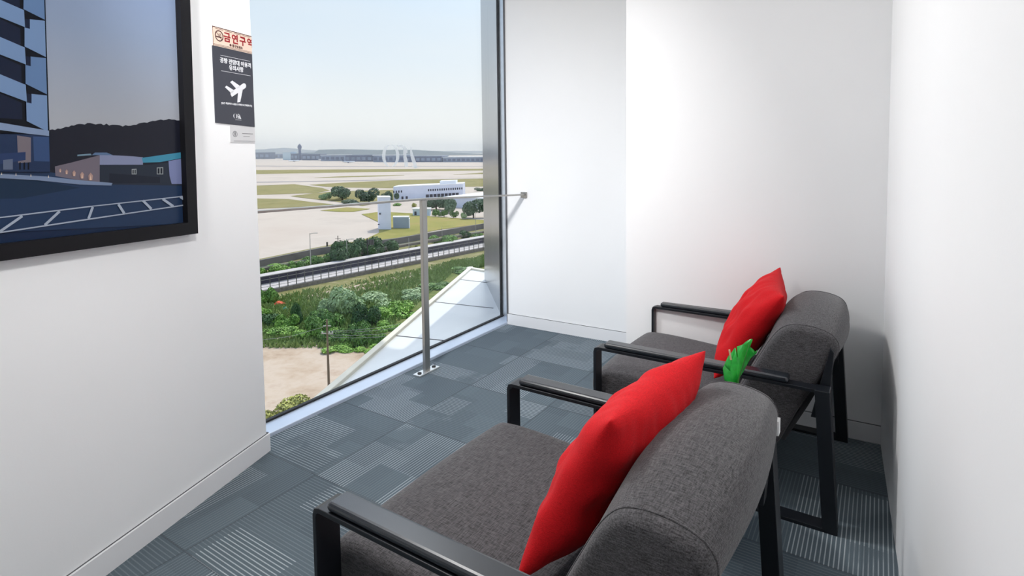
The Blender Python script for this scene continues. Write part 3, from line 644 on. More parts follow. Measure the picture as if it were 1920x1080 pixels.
# ------------------------------------------------------------------ leaf in a vase on a small table between the chairs
tb = empty('side_table', (-.47, 1.87, 0), 0, 'small round black side table standing hidden between the two armchairs', 'table')
b = MB(); b.tube([(0, 0, .30), (0, 0, .318)], .17, 40); b.build('tabletop', MT['tablewood'], tb)
b = MB(); b.tube([(0, 0, .012), (0, 0, .30)], .014, 12); b.build('column', MT['black'], tb)
b = MB(); b.tube([(0, 0, 0), (0, 0, .012)], .075, 32); b.build('foot', MT['black'], tb)
va = empty('bud_vase', (-.40, 1.87, .318), 0, 'slim white bud vase on the little table between the armchairs', 'vase')
b = MB(); b.tube([(0, 0, 0), (0, 0, .02), (0, 0, .07), (0, 0, .11), (0, 0, .15), (0, 0, .165)], [.028, .036, .038, .022, .014, .018], 20); b.build('body', MT['ceramic'], va, smooth=True)
LYY = 1.87
def lp(x, y): p = on_plane(1340+x/10.8, 630+y/10.8, (0, LYY, 0), Vector((0, 1, 0))); return p
lf = empty('monstera_leaf', (-.40, LYY, .34), 0, 'glossy green split monstera leaf poking up between the two armchairs', 'leaf')
out = [(720, 108), (737, 130), (690, 260), (640, 432), (770, 402), (830, 332), (820, 400), (720, 472), (650, 545), (600, 625), (545, 712), (500, 850), (470, 950), (440, 960), (300, 955), (190, 920), (140, 690), (160, 670), (230, 720), (312, 758), (322, 742), (240, 690), (168, 632), (200, 560), (240, 468), (268, 500), (325, 606), (336, 596), (290, 520), (300, 400), (375, 290), (400, 380), (440, 465), (478, 514), (484, 500), (432, 380), (414, 268), (540, 215), (640, 150), (690, 112)]
bm = bmesh.new(); vv = [bm.verts.new(lp(*q)) for q in out]; f = bm.faces.new(vv)
bmesh.ops.triangulate(bm, faces=[f]); bmesh.ops.subdivide_edges(bm, edges=bm.edges[:], cuts=2, use_grid_fill=True)
A0, A1 = lp(475, 955), lp(720, 108); ax = (A1-A0).normalized()
for v in bm.verts:
    d = v.co-A0; t = d.dot(ax); side = (d-ax*t).length; v.co.y += .35*side*side/.06-.010*math.sin(t*60)*.25 + .02*(t/.1)
me = bpy.data.meshes.new('blade'); bm.to_mesh(me); bm.free()
o = link('blade', me, MT['leaf'], smooth=True); sm_ = o.modifiers.new('s', 'SOLIDIFY'); sm_.thickness = .0015
def lpart(o): o.parent = lf; o.matrix_parent_inverse = Matrix.Translation(-lf.location)
lpart(o)
b = MB(); b.tube([(-.40, LYY, .335), (-.395, LYY, .45), lp(470, 1000), lp(480, 900), lp(545, 680), lp(620, 440), lp(700, 160)], [.003, .003, .003, .0024, .002, .0014, .0006], 8); lpart(b.build('stem', MT['stem'], smooth=True))
b = MB(); b.tube([lp(330, 480), lp(298, 280)], .0028, 8); o = b.build('stalk_tip', MT['tan']); o['label'] = 'short beige stalk end'; lpart(o)

# ------------------------------------------------------------------ outside: ground (30 m below)
GZ = -30.0
GM = dict(
    grass=ground_material('dry_airfield_grass', [lin((152, 146, 94)), lin((172, 160, 108)), lin((140, 138, 86))], .05),
    grass2=ground_material('greener_lawn', [lin((152, 150, 78)), lin((176, 168, 94)), lin((188, 166, 106))], .06),
    conc=ground_material('pale_concrete', [lin((226, 208, 192)), lin((232, 216, 200)), lin((214, 198, 184))], .02),
    run=ground_material('runway_concrete', [lin((222, 212, 204)), lin((232, 222, 212)), lin((212, 202, 196))], .01),
    tar=ground_material('dark_runway_asphalt', [lin((176, 168, 164)), lin((196, 186, 180))], .02),
    sand=ground_material('bare_sandy_soil', [lin((214, 186, 162)), lin((234, 212, 190)), lin((222, 196, 170)), lin((196, 168, 142))], .16, 9),
    meadow=ground_material('green_meadow', [lin((92, 108, 58)), lin((120, 136, 74)), lin((146, 148, 92)), lin((104, 122, 62))], .35, 8),
    verge=ground_material('straw_verge', [lin((176, 164, 118)), lin((150, 146, 92)), lin((196, 182, 144))], .3, 8),
)
lay = [0]
def ground(name, pts, m, z=None, raw=False):
    lay[0] += 1; zz = GZ+.02+.012*lay[0] if z is None else z
    b = MB(); P = pts if raw else [on_z(px, py, zz) for px, py in pts]
    k = len(P); b.add([(p[0], p[1], zz) for p in P], [tuple(range(k))]); o = b.build(name, GM[m]); 
    if o.data.polygons[0].normal.z < 0: o.data.flip_normals()
    return struct(o)
ground('airfield_ground', [(-9000, -200), (9000, -200), (9000, 14000), (-9000, 14000)], 'conc', GZ, raw=True)
def band(name, ys, m, x0=380, x1=1000): # ys: list of (x, ytop, ybottom)
    return ground(name, [(x, t) for x, t, q in ys]+[(x, q) for x, t, q in reversed(ys)], m)
band('runway_strip', [(300, 304.5, 308.5), (480, 305.5, 310), (908, 306.5, 309), (1100, 307, 309)], 'tar') if False else None
band('taxiway_strip', [(300, 310.5, 312.5), (480, 310.5, 312), (700, 311.5, 313), (908, 311.5, 312.5), (1100, 311.5, 312.5)], 'tar')
band('grass_strip', [(300, 318.5, 328.5), (480, 318.8, 326.4), (700, 317.2, 322.6), (908, 316.4, 319.6), (1100, 316, 319)], 'grass')
band('grass_strip', [(590, 333.0, 333.4), (640, 330.5, 332.6), (700, 329, 331.2), (758, 328, 328.6)], 'grass')
band('grass_strip', [(850, 327.2, 327.6), (908, 323.5, 326.2), (1100, 321, 326)], 'grass')
band('taxiway_strip', [(300, 341.5, 344), (480, 340.8, 342.6), (700, 337.4, 338.6), (908, 334.2, 335), (1100, 333, 334)], 'tar')
ground('grass_field', [(300, 352), (479, 348), (552, 345.2), (605, 352.5), (619, 357.5), (590, 362), (479, 365.5), (300, 370)], 'grass')
ground('grass_field', [(580, 346.5), (640, 342.5), (742, 338), (908, 334.6), (1150, 330), (1150, 346), (908, 349.5), (740, 353), (634, 351.5), (600, 349)], 'grass')
ground('grass_field', [(300, 372), (479, 372), (541, 373), (582, 378.5), (636, 384), (560, 388), (479, 391.5), (300, 398)], 'grass')
ground('grass_field', [(545, 367.5), (590, 362), (625, 359), (740, 355.5), (742, 374), (680, 386), (626, 377.5), (556, 369.5)], 'grass')
ground('grass_field', [(600, 394.5), (650, 388.5), (694, 391.5), (662, 397), (636, 397)], 'grass2')
ground('lawn', [(678, 401.5), (712, 397), (770, 399.5), (806, 405.4), (908, 412.6), (1100, 424), (1100, 436), (908, 419), (820, 431), (742, 447), (700, 455), (640, 470), (655, 457), (690, 446), (711, 436), (709, 416)], 'grass2')
# embankment land between airfield wall and railway, then the near side
ground('railway_land', [(200, 560), (484, 486), (600, 462.5), (640, 455), (742, 446), (908, 418.5), (1300, 352), (1500, 420), (1500, 900), (200, 900)], 'verge')
ground('meadow', [(200, 640), (486, 569), (600, 560), (700, 540), (812, 503), (908, 481), (1300, 420), (1500, 900), (200, 900)], 'meadow')
ground('dirt_path', [(560, 556), (640, 541), (735, 520), (812, 500), (908, 477.5), (1200, 420), (1200, 425), (908, 484), (850, 498), (760, 522), (680, 545), (600, 562)], 'sand')
ground('sandy_lot', [(200, 600), (490, 618), (545, 630), (590, 641), (640, 655), (700, 664), (760, 680), (1100, 760), (900, 1600), (-600, 1600)], 'sand')

# retaining wall of the airfield
grey = mat('weathered_concrete_wall', lin((120, 114, 112)), .9, noise_=.1, scale=.6)
b = MB(); w0 = on_z(300, 552); w1 = on_z(484, 503.5); w2 = on_z(600, 478); w3 = on_z(742, 459); w4 = on_z(908, 429); w5 = on_z(1300, 370)
for A, B in ((w0, w1), (w1, w2), (w2, w3), (w3, w4), (w4, w5)):
    d = (B-A).normalized(); s = Vector((-d.y, d.x, 0))*.35; b.prism([A-s, B-s, B+s, A+s], GZ-.2, GZ+2.2)
tag(b.build('retaining_wall', grey), 'long grey concrete wall between the airfield apron and the railway', 'wall')

# railway viaduct: deck, dark panels behind, post and rail fence in front
rn = Vector((0, 0, 1))
R0 = on_z(485, 556); R1 = on_z(908, 470); rd = (R1-R0).normalized(); rl = Vector((-rd.y, rd.x, 0))        # rl points away from us
if rl.x > 0: rl = -rl
def RP(t, o, z=0): p = R0+rd*t+rl*o; return Vector((p.x, p.y, GZ+z))
rail_ = empty('railway_line', RP(40, 5), 0, 'raised railway with dark panel screen and post fence crossing beyond the meadow', 'railway')
def rpart(o): o.parent = rail_; o.matrix_parent_inverse = Matrix.Translation(-rail_.location); return o
t0_, t1_ = -60, 150
def rbox(name, o0, o1, z0, z1, m, ta=t0_, tb_=t1_):
    b = MB(); b.prism([RP(ta, o0), RP(tb_, o0), RP(tb_, o1), RP(ta, o1)], GZ+z0, GZ+z1); return rpart(b.build(name, m))
deckm = mat('pale_track_deck', lin((190, 182, 178)), .9, noise_=.06, scale=.4); darkp = mat('dark_navy_screen_panel', lin((40, 38, 56)), .5, noise_=.1, scale=.3); railm = mat('grey_rail_metal', lin((150, 146, 140)), .5, .3); stone = mat('grey_ballast_wall', lin((128, 118, 108)), .95, noise_=.25, scale=1.5)
def off_of(px, py, z):       # offset and position for a pixel at height z
    p = on_z(px, py, GZ+z); q = p-R0; return q.dot(rl)
DZ = 1.2
rbox('embankment', -.3, 17.5, -.5, DZ-.15, stone)
rbox('track_deck', .1, 17.2, DZ-.15, DZ, deckm)
RAILY = empty
# screen seen dark on its near side
def band_at(px, py, z): return off_of(px, py, z)
osc = band_at(700, 494.5, DZ)
rbox('screen_panel', osc, osc+.15, DZ, DZ+1.75, darkp)
rbox('screen_cap', osc-.1, osc+.35, DZ+1.75, DZ+1.9, railm)
ofr = band_at(700, 472, DZ)
rbox('far_guard_rail', ofr, ofr+.12, DZ+.75, DZ+.95, mat('pale_guard_rail', lin((170, 165, 155)), .6)); rbox('far_kerb', ofr-.1, ofr+.5, DZ-.1, DZ+.6, stone)
rbox('fence_rail', .05, .13, DZ+.55, DZ+.63, railm); rbox('fence_rail', .05, .13, DZ+1.25, DZ+1.32, railm); rbox('fence_rail', .05, .13, DZ+2.15, DZ+2.22, railm)
for k in range(60):
    t = -22+2.05*k; b = MB(); b.prism([RP(t, 0), RP(t+.13, 0), RP(t+.13, .18), RP(t, .18)], GZ+DZ-.3, GZ+DZ+2.6); rpart(b.build('fence_post', mat('dark_fence_post', lin((92, 90, 84)), .7) if k == 0 else bpy.data.materials['dark_fence_post']))

# ------------------------------------------------------------------ buildings on the airfield
wht = mat('white_render', lin((222, 226, 240)), .7, noise_=.03, scale=.4); wht2 = mat('white_roof', lin((236, 236, 238)), .7); gb = mat('blue_grey_panel_wall', lin((150, 164, 176)), .7, noise_=.06, scale=.5)
winm = mat('dark_window_opening', lin((44, 44, 60)), .3)
def face_cam_box(name, px0, px1, pyb, pyt, dep, m, top=None, yaw=None):
    A = on_z(px0, pyb); B = on_z(px1, pyb); d = (B-A).normalized(); nrm = Vector((-d.y, d.x, 0)); nrm = nrm if nrm.dot(fw) > 0 else -nrm
    hgt = on_plane((px0+px1)/2, pyt, (A+B)/2, Vector((fw.x, fw.y, 0)).normalized()).z-GZ
    return A, B, d, nrm, hgt
def add_block(nm, A, B, nrm, dep, h, m, parent, z0=0):
    b = MB(); b.prism([A, B, B+nrm*dep, A+nrm*dep], GZ+z0, GZ+h); o = b.build(nm, m); o.parent = parent; o.matrix_parent_inverse = Matrix.Translation(-parent.location); return o
# white lift-like tower
A, B, d, nrm, hg = face_cam_box('t', 711, 733.5, 431, 369, 4, wht)
nrm = (nrm-d*.42).normalized()
tw = empty('white_tower', (A+B)/2, 0, 'tall plain white tower standing on the lawn edge by the apron', 'tower')
add_block('shaft', A, B, nrm, 6.0, hg-.3, wht, tw); add_block('roof_slab', A-d*.15-nrm*.15, B+d*.15-nrm*.15, nrm, 6.3, hg, wht2, tw, hg-.3)
add_block('wall_lamp', A+d*.2-nrm*.3, A+d*.7-nrm*.3, nrm, .3, 6.9, winm, tw, 6.2); add_block('door_canopy', A-d*.5-nrm*.3, A+d*.15-nrm*.3, nrm, .6, 2.4, winm, tw, 2.1)
# grey block beside
A, B, d, nrm, hg = face_cam_box('t', 737.5, 767, 428.5, 407, 5, gb)
nrm = (nrm-d*.24).normalized()
gbk = empty('grey_block', (A+B)/2, 0, 'low blue grey block building right beside the white tower', 'building')
add_block('wall', A, B, nrm, 3.2, hg-.1, gb, gbk); add_block('roof', A-d*.1-nrm*.1, B+d*.1-nrm*.1, nrm, 3.4, hg+.15, wht2, gbk, hg-.1); add_block('white_edge', B-nrm*.05, B+d*.35-nrm*.05, nrm, 2.5, hg-.6, wht2, gbk)
# white hut
A, B, d, nrm, hg = face_cam_box('t', 774, 806, 404.5, 392.5, 5, wht)
nrm = (nrm-d*.15).normalized()
hut = empty('white_hut', (A+B)/2, 0, 'small white hut with flat roof on the lawn behind the handrail post', 'building')
add_block('wall', A, B, nrm, 5, hg, mat('pale_blue_white_wall', lin((196, 212, 226)), .7), hut); add_block('roof', A-d*.3-nrm*.3, B+d*.3-nrm*.3, nrm, 5.6, hg+.4, wht2, hut, hg); add_block('door', A+d*.8-nrm*.05, A+d*1.9-nrm*.05, nrm, .1, 2.1, winm, hut, .3)
# long white building
big = empty('long_white_building', on_z(790, 373), 0, 'long white two storey building with rows of small windows beyond the trees', 'building')
bA = on_z(738, 376.5); bB = on_z(767, 374.5); bC = on_z(868, 368.5); bK = Vector((fw.x, fw.y, 0)).normalized()*16; bh = 8.6
def bpart(nm, pts, z0, z1, m): b = MB(); b.prism(pts, GZ+z0, GZ+z1); o = b.build(nm, m); o.parent = big; o.matrix_parent_inverse = Matrix.Translation(-big.location); return o
bpart('wall', [bA, bB, bC, bC+bK, bA+bK], 0, bh, wht); bpart('parapet', [bA, bB, bC, bC+bK, bA+bK], bh, bh+.5, wht2)
dl = (bC-bB); u_ = dl.normalized(); v_ = (bA-bB).normalized(); w_ = bK.normalized(); out_n = Vector((u_.y, -u_.x, 0)); out_n = out_n if out_n.dot(fw) < 0 else -out_n
Lb = dl.length
bpart('roof_block', [bB+u_*Lb*.55+w_*3, bB+u_*Lb*.86+w_*3, bB+u_*Lb*.86+w_*12, bB+u_*Lb*.55+w_*12], bh, bh+2.6, wht2)
def wins(P0, dirv, n0, cnt, s0, step, z0, w, h):
    for i in range(cnt):
        a = P0+dirv*(s0+step*i); bpart('window', [a, a+dirv*w, a+dirv*w+n0*.15, a+n0*.15], z0, z0+h, winm)
wins(bB, u_, out_n, 16, Lb*.34, Lb*.042, 4.9, .85, 1.4)
wins(bB, u_, out_n, 9, Lb*.30, Lb*.07, .8, 2.2, 2.0)
vn = Vector((v_.y, -v_.x, 0)); vn = vn if vn.dot(fw) < 0 else -vn
wins(bB, v_, vn, 4, (bA-bB).length*.45, 1.8, 5.0, .8, 1.4); wins(bB, v_, vn, 2, 1.0, 3, .6, 1.4, 1.8)
# low wing to the right
wA = on_z(836, 388); wB = on_z(935, 394); wd = (wB-wA); wnn = Vector((-wd.y, wd.x, 0)).normalized(); wnn = wnn if wnn.dot(fw) > 0 else -wnn
wing = empty('low_white_wing', wA, 0, 'low white building with wide flat roof behind the dark trees at right', 'building')
add_block('wall', wA, wB, wnn, 45, 5.6, wht, wing); add_block('roof', wA-wnn*.5, wB-wnn*.5, wnn, 46, 6.0, wht2, wing, 5.6)
# far terminal blocks
tb1 = mat('far_terminal_wall', lin((92, 102, 128)), .7, noise_=.2, scale=.02); tb2 = mat('far_terminal_glass', lin((128, 142, 166)), .5, noise_=.2, scale=.03); tb3 = mat('far_pale_hangar', lin((196, 214, 222)), .7); tb4 = mat('far_white_roof', lin((226, 228, 230)), .7)
blocks = [(440, 507, 298, 286.5, 0, 'dark far terminal wing at the left edge of the horizon'), (530, 546, 300, 285, 2, 'pale far hangar block left of the control tower'), (545, 566, 300, 288.5, 0, 'dark far terminal block at the foot of the control tower'), (506, 532, 297, 288.5, 1, 'grey blue far terminal block between wing and pale hangar'), (566, 602, 300.5, 289.5, 0, 'dark far terminal block just right of the control tower'), (601, 648, 302, 291, 1, 'grey blue far terminal hall in the middle of the horizon'), (647, 700, 303, 291.5, 0, 'dark far terminal hall left of the window lettering'), (699, 760, 304, 291.5, 1, 'grey far terminal hall behind the window lettering'), (759, 830, 304, 293.5, 0, 'low dark far terminal pier right of the window lettering'), (829, 930, 304, 295, 1, 'low grey blue far pier near the window jamb')]
TBM = [tb1, tb2, tb3, tb4]
for px0, px1, pb_, pt_, mi, lab in blocks:
    A, B, d, nrm, hg = face_cam_box('t', px0, px1, pb_, pt_, 60, tb1)
    t = empty('terminal_building', (A+B)/2, 0, lab, 'building', 'far airport terminal buildings'); A, B = A+d*2.5, B-d*2.5; add_block('wall', A, B, nrm, 30, hg, TBM[mi], t)
    add_block('roof', A-d*2-nrm*2, B+d*2-nrm*2, nrm, 34, hg+2, tb4 if mi != 0 else tb2, t, hg)
    n_ = max(3, int((px1-px0)/9))
    L_ = (B-A).length
    for i in range(n_): 
        if mi != 2: add_block('glazing', A+d*L_*(i+.15)/n_-nrm*1, A+d*L_*(i+.75)/n_-nrm*1, nrm, 1.5, hg*.72, tb2 if mi == 0 else tb1, t, hg*.25)
# control tower
ctA = on_z(562.5, 300.5)
ct = empty('control_tower', ctA, 0, 'dark airport control tower rising above the far terminals', 'tower')
sc_ = depth(ctA)/F
hz_ = 30+H-(270-284.5+0)*0
def cyl(nm, p0, r0, r1, z0, z1, m, par): b = MB(); b.tube([(0, 0, z0), (0, 0, z1)], [r0, r1], 14); return b.build(nm, m, par)
ctm = mat('control_tower_concrete', lin((88, 98, 128)), .7); top = on_plane(562.5, 269, ctA, Vector((fw.x, fw.y, 0)).normalized()).z-GZ
cyl('shaft', ctA, 2.6*sc_, 2.2*sc_, 0, top*.62, ctm, ct); cyl('neck', ctA, 2.2*sc_, 3.8*sc_, top*.62, top*.76, ctm, ct); cyl('cab', ctA, 3.8*sc_, 3.4*sc_, top*.76, top*.88, ctm, ct); cyl('roof', ctA, 2.4*sc_, 1.6*sc_, top*.88, top*.95, ctm, ct); cyl('antenna', ctA, .4*sc_, .2*sc_, top*.95, top, ctm, ct)
# hills
def hills(name, x0, x1, ybase, prof, dist, m):
    b = MB(); n = 80; vs = []
    fh = Vector((fw.x, fw.y, 0)).normalized()
    for i in range(n+1):
        px = x0+(x1-x0)*i/n; py = prof(px)
        dpt = EYE+fh*dist; A = on_plane(px, py, dpt, fh); vs += [Vector((A.x, A.y, GZ)), A, Vector((A.x, A.y, GZ))+fh*900]
    fs = []
    for i in range(n): fs += [(3*i, 3*i+3, 3*i+4, 3*i+1), (3*i+1, 3*i+4, 3*i+5, 3*i+2)]
    b.add(vs, fs); return struct(b.build(name, m, smooth=True))
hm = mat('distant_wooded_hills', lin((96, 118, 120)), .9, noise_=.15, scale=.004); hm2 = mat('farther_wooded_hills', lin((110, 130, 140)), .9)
def prof1(x): return 283.2-3.2*math.exp(-((x-640)/90)**2)-2.0*math.exp(-((x-780)/60)**2)+.8*noise.noise(Vector((x*.06, 1, 0))) + (5 if x < 596 else 0)*min(1, (600-x)/8 if x < 600 else 0) + max(0, (x-780)*.045)
def prof2(x): return 282.8-4.5*math.exp(-((x-540)/38)**2)-2*math.exp(-((x-490)/50)**2)+1.0*noise.noise(Vector((x*.08, 7, 0)))
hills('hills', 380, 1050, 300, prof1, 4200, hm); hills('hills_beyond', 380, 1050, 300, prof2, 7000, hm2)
# aircraft parked far away
def aircraft(px, py, wpx, label, flip=1):
    p = on_z(px, py); sc2 = depth(p)/F*wpx/40.0
    t = empty('airliner', (p.x, p.y, GZ), math.atan2(r2.y, r2.x)+(.25 if flip > 0 else math.pi-.25), label, 'aeroplane', 'parked airliners'); t.scale = (sc2, sc2, sc2)
    wm = bpy.data.materials.get('airliner_white') or mat('airliner_white', (.85, .86, .88), .4); gm = bpy.data.materials.get('airliner_tail') or mat('airliner_tail', lin((90, 96, 120)), .4)
    b = MB(); b.tube([(-20, 0, 4), (-18, 0, 4.2), (-14, 0, 4.2), (12, 0, 4.2), (17, 0, 4.8), (20, 0, 5.4)], [.3, 1.4, 2, 2, 1.2, .2], 14); b.build('fuselage', wm, t, smooth=True)
    for s in (-1, 1):
        b = MB(); b.slab([(-4, s*1.5, 3.4), (3, s*1.5, 3.4), (9, s*17, 4.2), (7, s*17, 4.2)], (0, 0, 1), .5); b.build('wing', gm, t)
        b = MB(); b.slab([(15, s*.8, 5), (18, s*.8, 5), (20, s*6.5, 5.4), (18.6, s*6.5, 5.4)], (0, 0, 1), .3); b.build('tailplane', wm, t)
        b = MB(); b.tube([(-4, s*6, 2.6), (0, s*6, 2.6)], [1.1, .9], 10); b.build('engine', gm, t)
        b = MB(); b.tube([(1, s*2.4, 0), (1, s*2.4, 3.2)], .35, 8); b.build('landing_gear', gm, t)
    b = MB(); b.slab([(13, -.2, 5.5), (19, -.2, 5.6), (21.5, -.2, 12), (18.5, -.2, 12)], (0, 1, 0), .4); b.build('tail_fin', gm, t)
aircraft(552, 303.6, 22, 'white airliner parked below the control tower'); aircraft(654, 306.2, 27, 'white airliner parked left of the window lettering', -1); aircraft(606, 300.8, 18, 'white airliner parked at the far terminal between the other two', 1)

# ------------------------------------------------------------------ poles and posts
pm_ = mat('galvanised_pole', lin((170, 168, 160)), .5, .3); pdark = mat('dark_pole', lin((62, 58, 56)), .6); pwood = mat('concrete_utility_pole', lin((112, 98, 80)), .8)
def pole_h(px, pyb, pyt):
    A = on_z(px, pyb); return A, on_plane(px, pyt, A, Vector((fw.x, fw.y, 0)).normalized()).z-GZ
RDIR = Vector((r2.x, r2.y, 0)).normalized()
def lamp_post(px, pyb, pyt, label, arm=True, m=pm_, rad=.13):
    A, h = pole_h(px, pyb, pyt); t = empty('lamp_post', A, math.atan2(RDIR.y, RDIR.x), label, 'lamp post', 'lamp posts along the railway')
    b = MB(); b.tube([(0, 0, 0), (0, 0, h)], [rad, rad*.6], 8); b.build('pole', m, t)
    if arm:
        b = MB(); b.tube([(0, 0, h-.25), (.8, 0, h-.05), (1.5, 0, h)], .07, 6); b.build('arm', m, t); box('lamp_head', 1.2, 2.1, -.15, .15, h-.08, h+.06, m, t)
    return t
lamp_post(583, 505, 437, 'tall lamp post with one arm standing left beyond the railway')
lamp_post(651, 492, 448, 'slim pale lamp post in front of the bushes beyond the railway', True)
lamp_post(767, 475, 446, 'slim pale post by the concrete wall left of the handrail post', False, rad=.1)
lamp_post(829, 446, 425, 'thin pale post beside the small green bush right of the handrail post', False, rad=.1)
lamp_post(892, 437, 398, 'thin pale lamp post farthest right near the window jamb', False, rad=.12)
lamp_post(676, 486, 473, 'short stub post among the bushes beyond the railway', False, rad=.1)
A, h = pole_h(689.5, 484, 446.5)
sb = empty('signal_board', A, math.atan2(RDIR.y, RDIR.x), 'dark post with black rectangular board standing in the bushes', 'signal')
b = MB(); b.tube([(0, 0, 0), (0, 0, h)], .16, 8); b.build('post', pdark, sb); box('board', .35, 1.95, -.1, .1, h-2.0, h-.4, pdark, sb)
b = MB(); [b.box(.35+1.6*i/3-.03, .35+1.6*i/3+.03, -.14, -.1, h-2.0, h-.4) for i in range(4)]; b.build('board_ribs', pm_, sb); box('bracket', .0, .4, -.05, .05, h-.7, h-.6, pdark, sb)
A, h = pole_h(634, 462, 442)
cmst = empty('catenary_mast', A, math.atan2(RDIR.y, RDIR.x), 'short dark mast with cross arms above the bushes at the apron edge', 'mast')
b = MB(); b.tube([(0, 0, 0), (0, 0, h)], .13, 8); b.build('mast', pdark, cmst)
for zz in (.42, .7): box('cross_arm', -.9, .9, -.05, .05, h*zz, h*zz+.1, pdark, cmst)
A, h = pole_h(613.5, 463, 454); o = box('marker_post', -.2, .2, -.2, .2, 0, h, pdark); o.location = A; tag(o, 'short black marker post on the apron edge', 'post')
# utility pole on the sandy lot
A, h = pole_h(617, 735, 599)
up = empty('utility_pole', A, math.atan2(RDIR.y, RDIR.x), 'tall utility pole with crossarms on the sandy lot below the window', 'pole')
b = MB(); b.tube([(0, 0, 0), (0, 0, h)], [.17, .11], 12); b.build('pole', pwood, up)
box('crossarm', -.75, .75, -.05, .05, h-1.9, h-1.78, pm_, up); box('crossarm', -.5, .5, -.05, .05, h-.9, h-.8, pm_, up)
for x in (-.65, 0.25, .65):
    b = MB(); b.tube([(x, 0, h-1.78), (x, 0, h-1.55)], [.05, .04], 8); b.build('insulator', wht2, up)
wirem = mat('grey_cable', lin((120, 122, 120)), .5)
for i, (zo, e) in enumerate(((1.55, (760, 598)), (1.65, (760, 606)), (2.0, (760, 616)), (2.3, (760, 622)))):
    S = A+Vector((0, 0, h-zo)); E = on_z(e[0]+40, e[1]-3, GZ+h-zo); mid = (S+E)/2-Vector((0, 0, .5))
    b = MB(); b.tube([S.lerp(mid, 0), S.lerp(mid, .5)-Vector((0, 0, .12)), mid, mid.lerp(E, .5)-Vector((0, 0, .12)), E], .025, 5)
    tag(b.build('power_cable', wirem), ['uppermost', 'second', 'third', 'lowest'][i]+' grey cable running right from the utility pole', 'cable', 'cables from the utility pole')
E = on_z(470, 640, GZ+h-1.0); S = A+Vector((0, 0, h-.85)); b = MB(); b.tube([S, (S+E)/2-Vector((0, 0, .4)), E], .025, 5)
tag(b.build('power_cable', wirem), 'grey cable running left from the top of the utility pole', 'cable', 'cables from the utility pole')

# ------------------------------------------------------------------ vegetation
def leaf_mesh(name, n, leaf, seed, shape=(1, 1, .8), lumps=7, shell=.55):
    rnd = random.Random(seed); b = MB(); vs = []; fs = []
    L = [(Vector((rnd.gauss(0, .42), rnd.gauss(0, .42), rnd.uniform(.15, .75))), rnd.uniform(.32, .55)) for _ in range(lumps)]
    for _ in range(n):
        c, r_ = rnd.choice(L); d = Vector((rnd.gauss(0, 1), rnd.gauss(0, 1), rnd.gauss(.15, 1))).normalized()
        p = c+d*r_*rnd.uniform(shell, 1)**.5
        if p.z < 0: p.z = abs(p.z)*.3
        p = Vector((p.x*shape[0], p.y*shape[1], p.z*shape[2]))
        nn = (d+Vector((rnd.gauss(0, .5), rnd.gauss(0, .5), rnd.gauss(.3, .5)))).normalized()
        a = nn.orthogonal().normalized(); q = Matrix.Rotation(rnd.uniform(0, 6.28), 3, nn); a = q @ a; e = nn.cross(a); s = leaf*rnd.uniform(.6, 1.4)
        k = len(vs); vs += [p-a*s, p-e*s*.5+nn*s*.15, p+a*s, p+e*s*.5+nn*s*.15]; fs.append((k, k+1, k+2, k+3))
    me = bpy.data.meshes.new(name); me.from_pydata([tuple(v) for v in vs], [], fs); me.update(); return me
LMc = {'meadow': leaf_material('meadow_growth', lin((74, 92, 46)), lin((112, 126, 70))), 'dark': leaf_material('dark_green_foliage', lin((26, 46, 28)), lin((58, 84, 46))), 'mid': leaf_material('mid_green_foliage', lin((48, 76, 36)), lin((98, 128, 58))), 'bright': leaf_material('bright_green_foliage', lin((62, 94, 34)), lin((116, 146, 62))), 'grey': leaf_material('grey_green_foliage', lin((84, 106, 72)), lin((134, 150, 108))), 'tree': leaf_material('far_tree_foliage', lin((44, 62, 48)), lin((74, 92, 66))), 'olive': leaf_material('olive_scrub', lin((96, 100, 44)), lin((140, 138, 72)))}
LME = {}
def foliage(kind, var):
    k = (kind, var)
    if k not in LME:
        me = leaf_mesh('foliage', 2600, .085, hash(kind) % 97*0+var*13+len(kind)); me.materials.append(LMc[kind]); LME[k] = me
    return LME[k]
bark = mat('brown_bark', lin((70, 58, 46)), .9)
def bush(px, py, wpx, hpx, kind, var, label, cat='bush', name='bush', group=None, parts=True):
    p = on_z(px, py); s = depth(p)/F
    if cat == 'bush':                                  # keep bushes off the railway embankment
        off = (p-R0).dot(rl); want = None; half = wpx*s*.5
        if group == 'bushes beyond the railway': want = max(off, 17.6+half)
        elif py < 600: want = min(off, -.4-half)
        if want is not None and abs(want-off) > .01:
            ptop = pyb_top = py-hpx; q = p
            e = (rd*( r2.x*rl.x+r2.y*rl.y)).normalized() if False else rl
            # slide along the sight line so that the bush stays behind the same pixel column
            ln = Vector((p.x, p.y, 0)).normalized(); k = (want-off)/ln.dot(rl); p = p+ln*k
            s = depth(p)/F; hpx = max(6, (on_plane(px, ptop, p, Vector((fw.x, fw.y, 0)).normalized()).z-GZ)/s)
    t = empty(name, p, random.uniform(0, 6.28), label, cat, group)
    o = bpy.data.objects.new('foliage', foliage(kind, var)); COL.objects.link(o); o.parent = t
    w = wpx*s; hh = hpx*s*1.08; o.scale = (w/1.9, w/1.9, hh/.95)
    b = MB(); b.tube([(0, 0, -.1), (w*.02, 0, hh*.25), (0, w*.02, hh*.5)], [w*.03, w*.02, w*.008], 6); b.build('stem', bark, t)
    return t
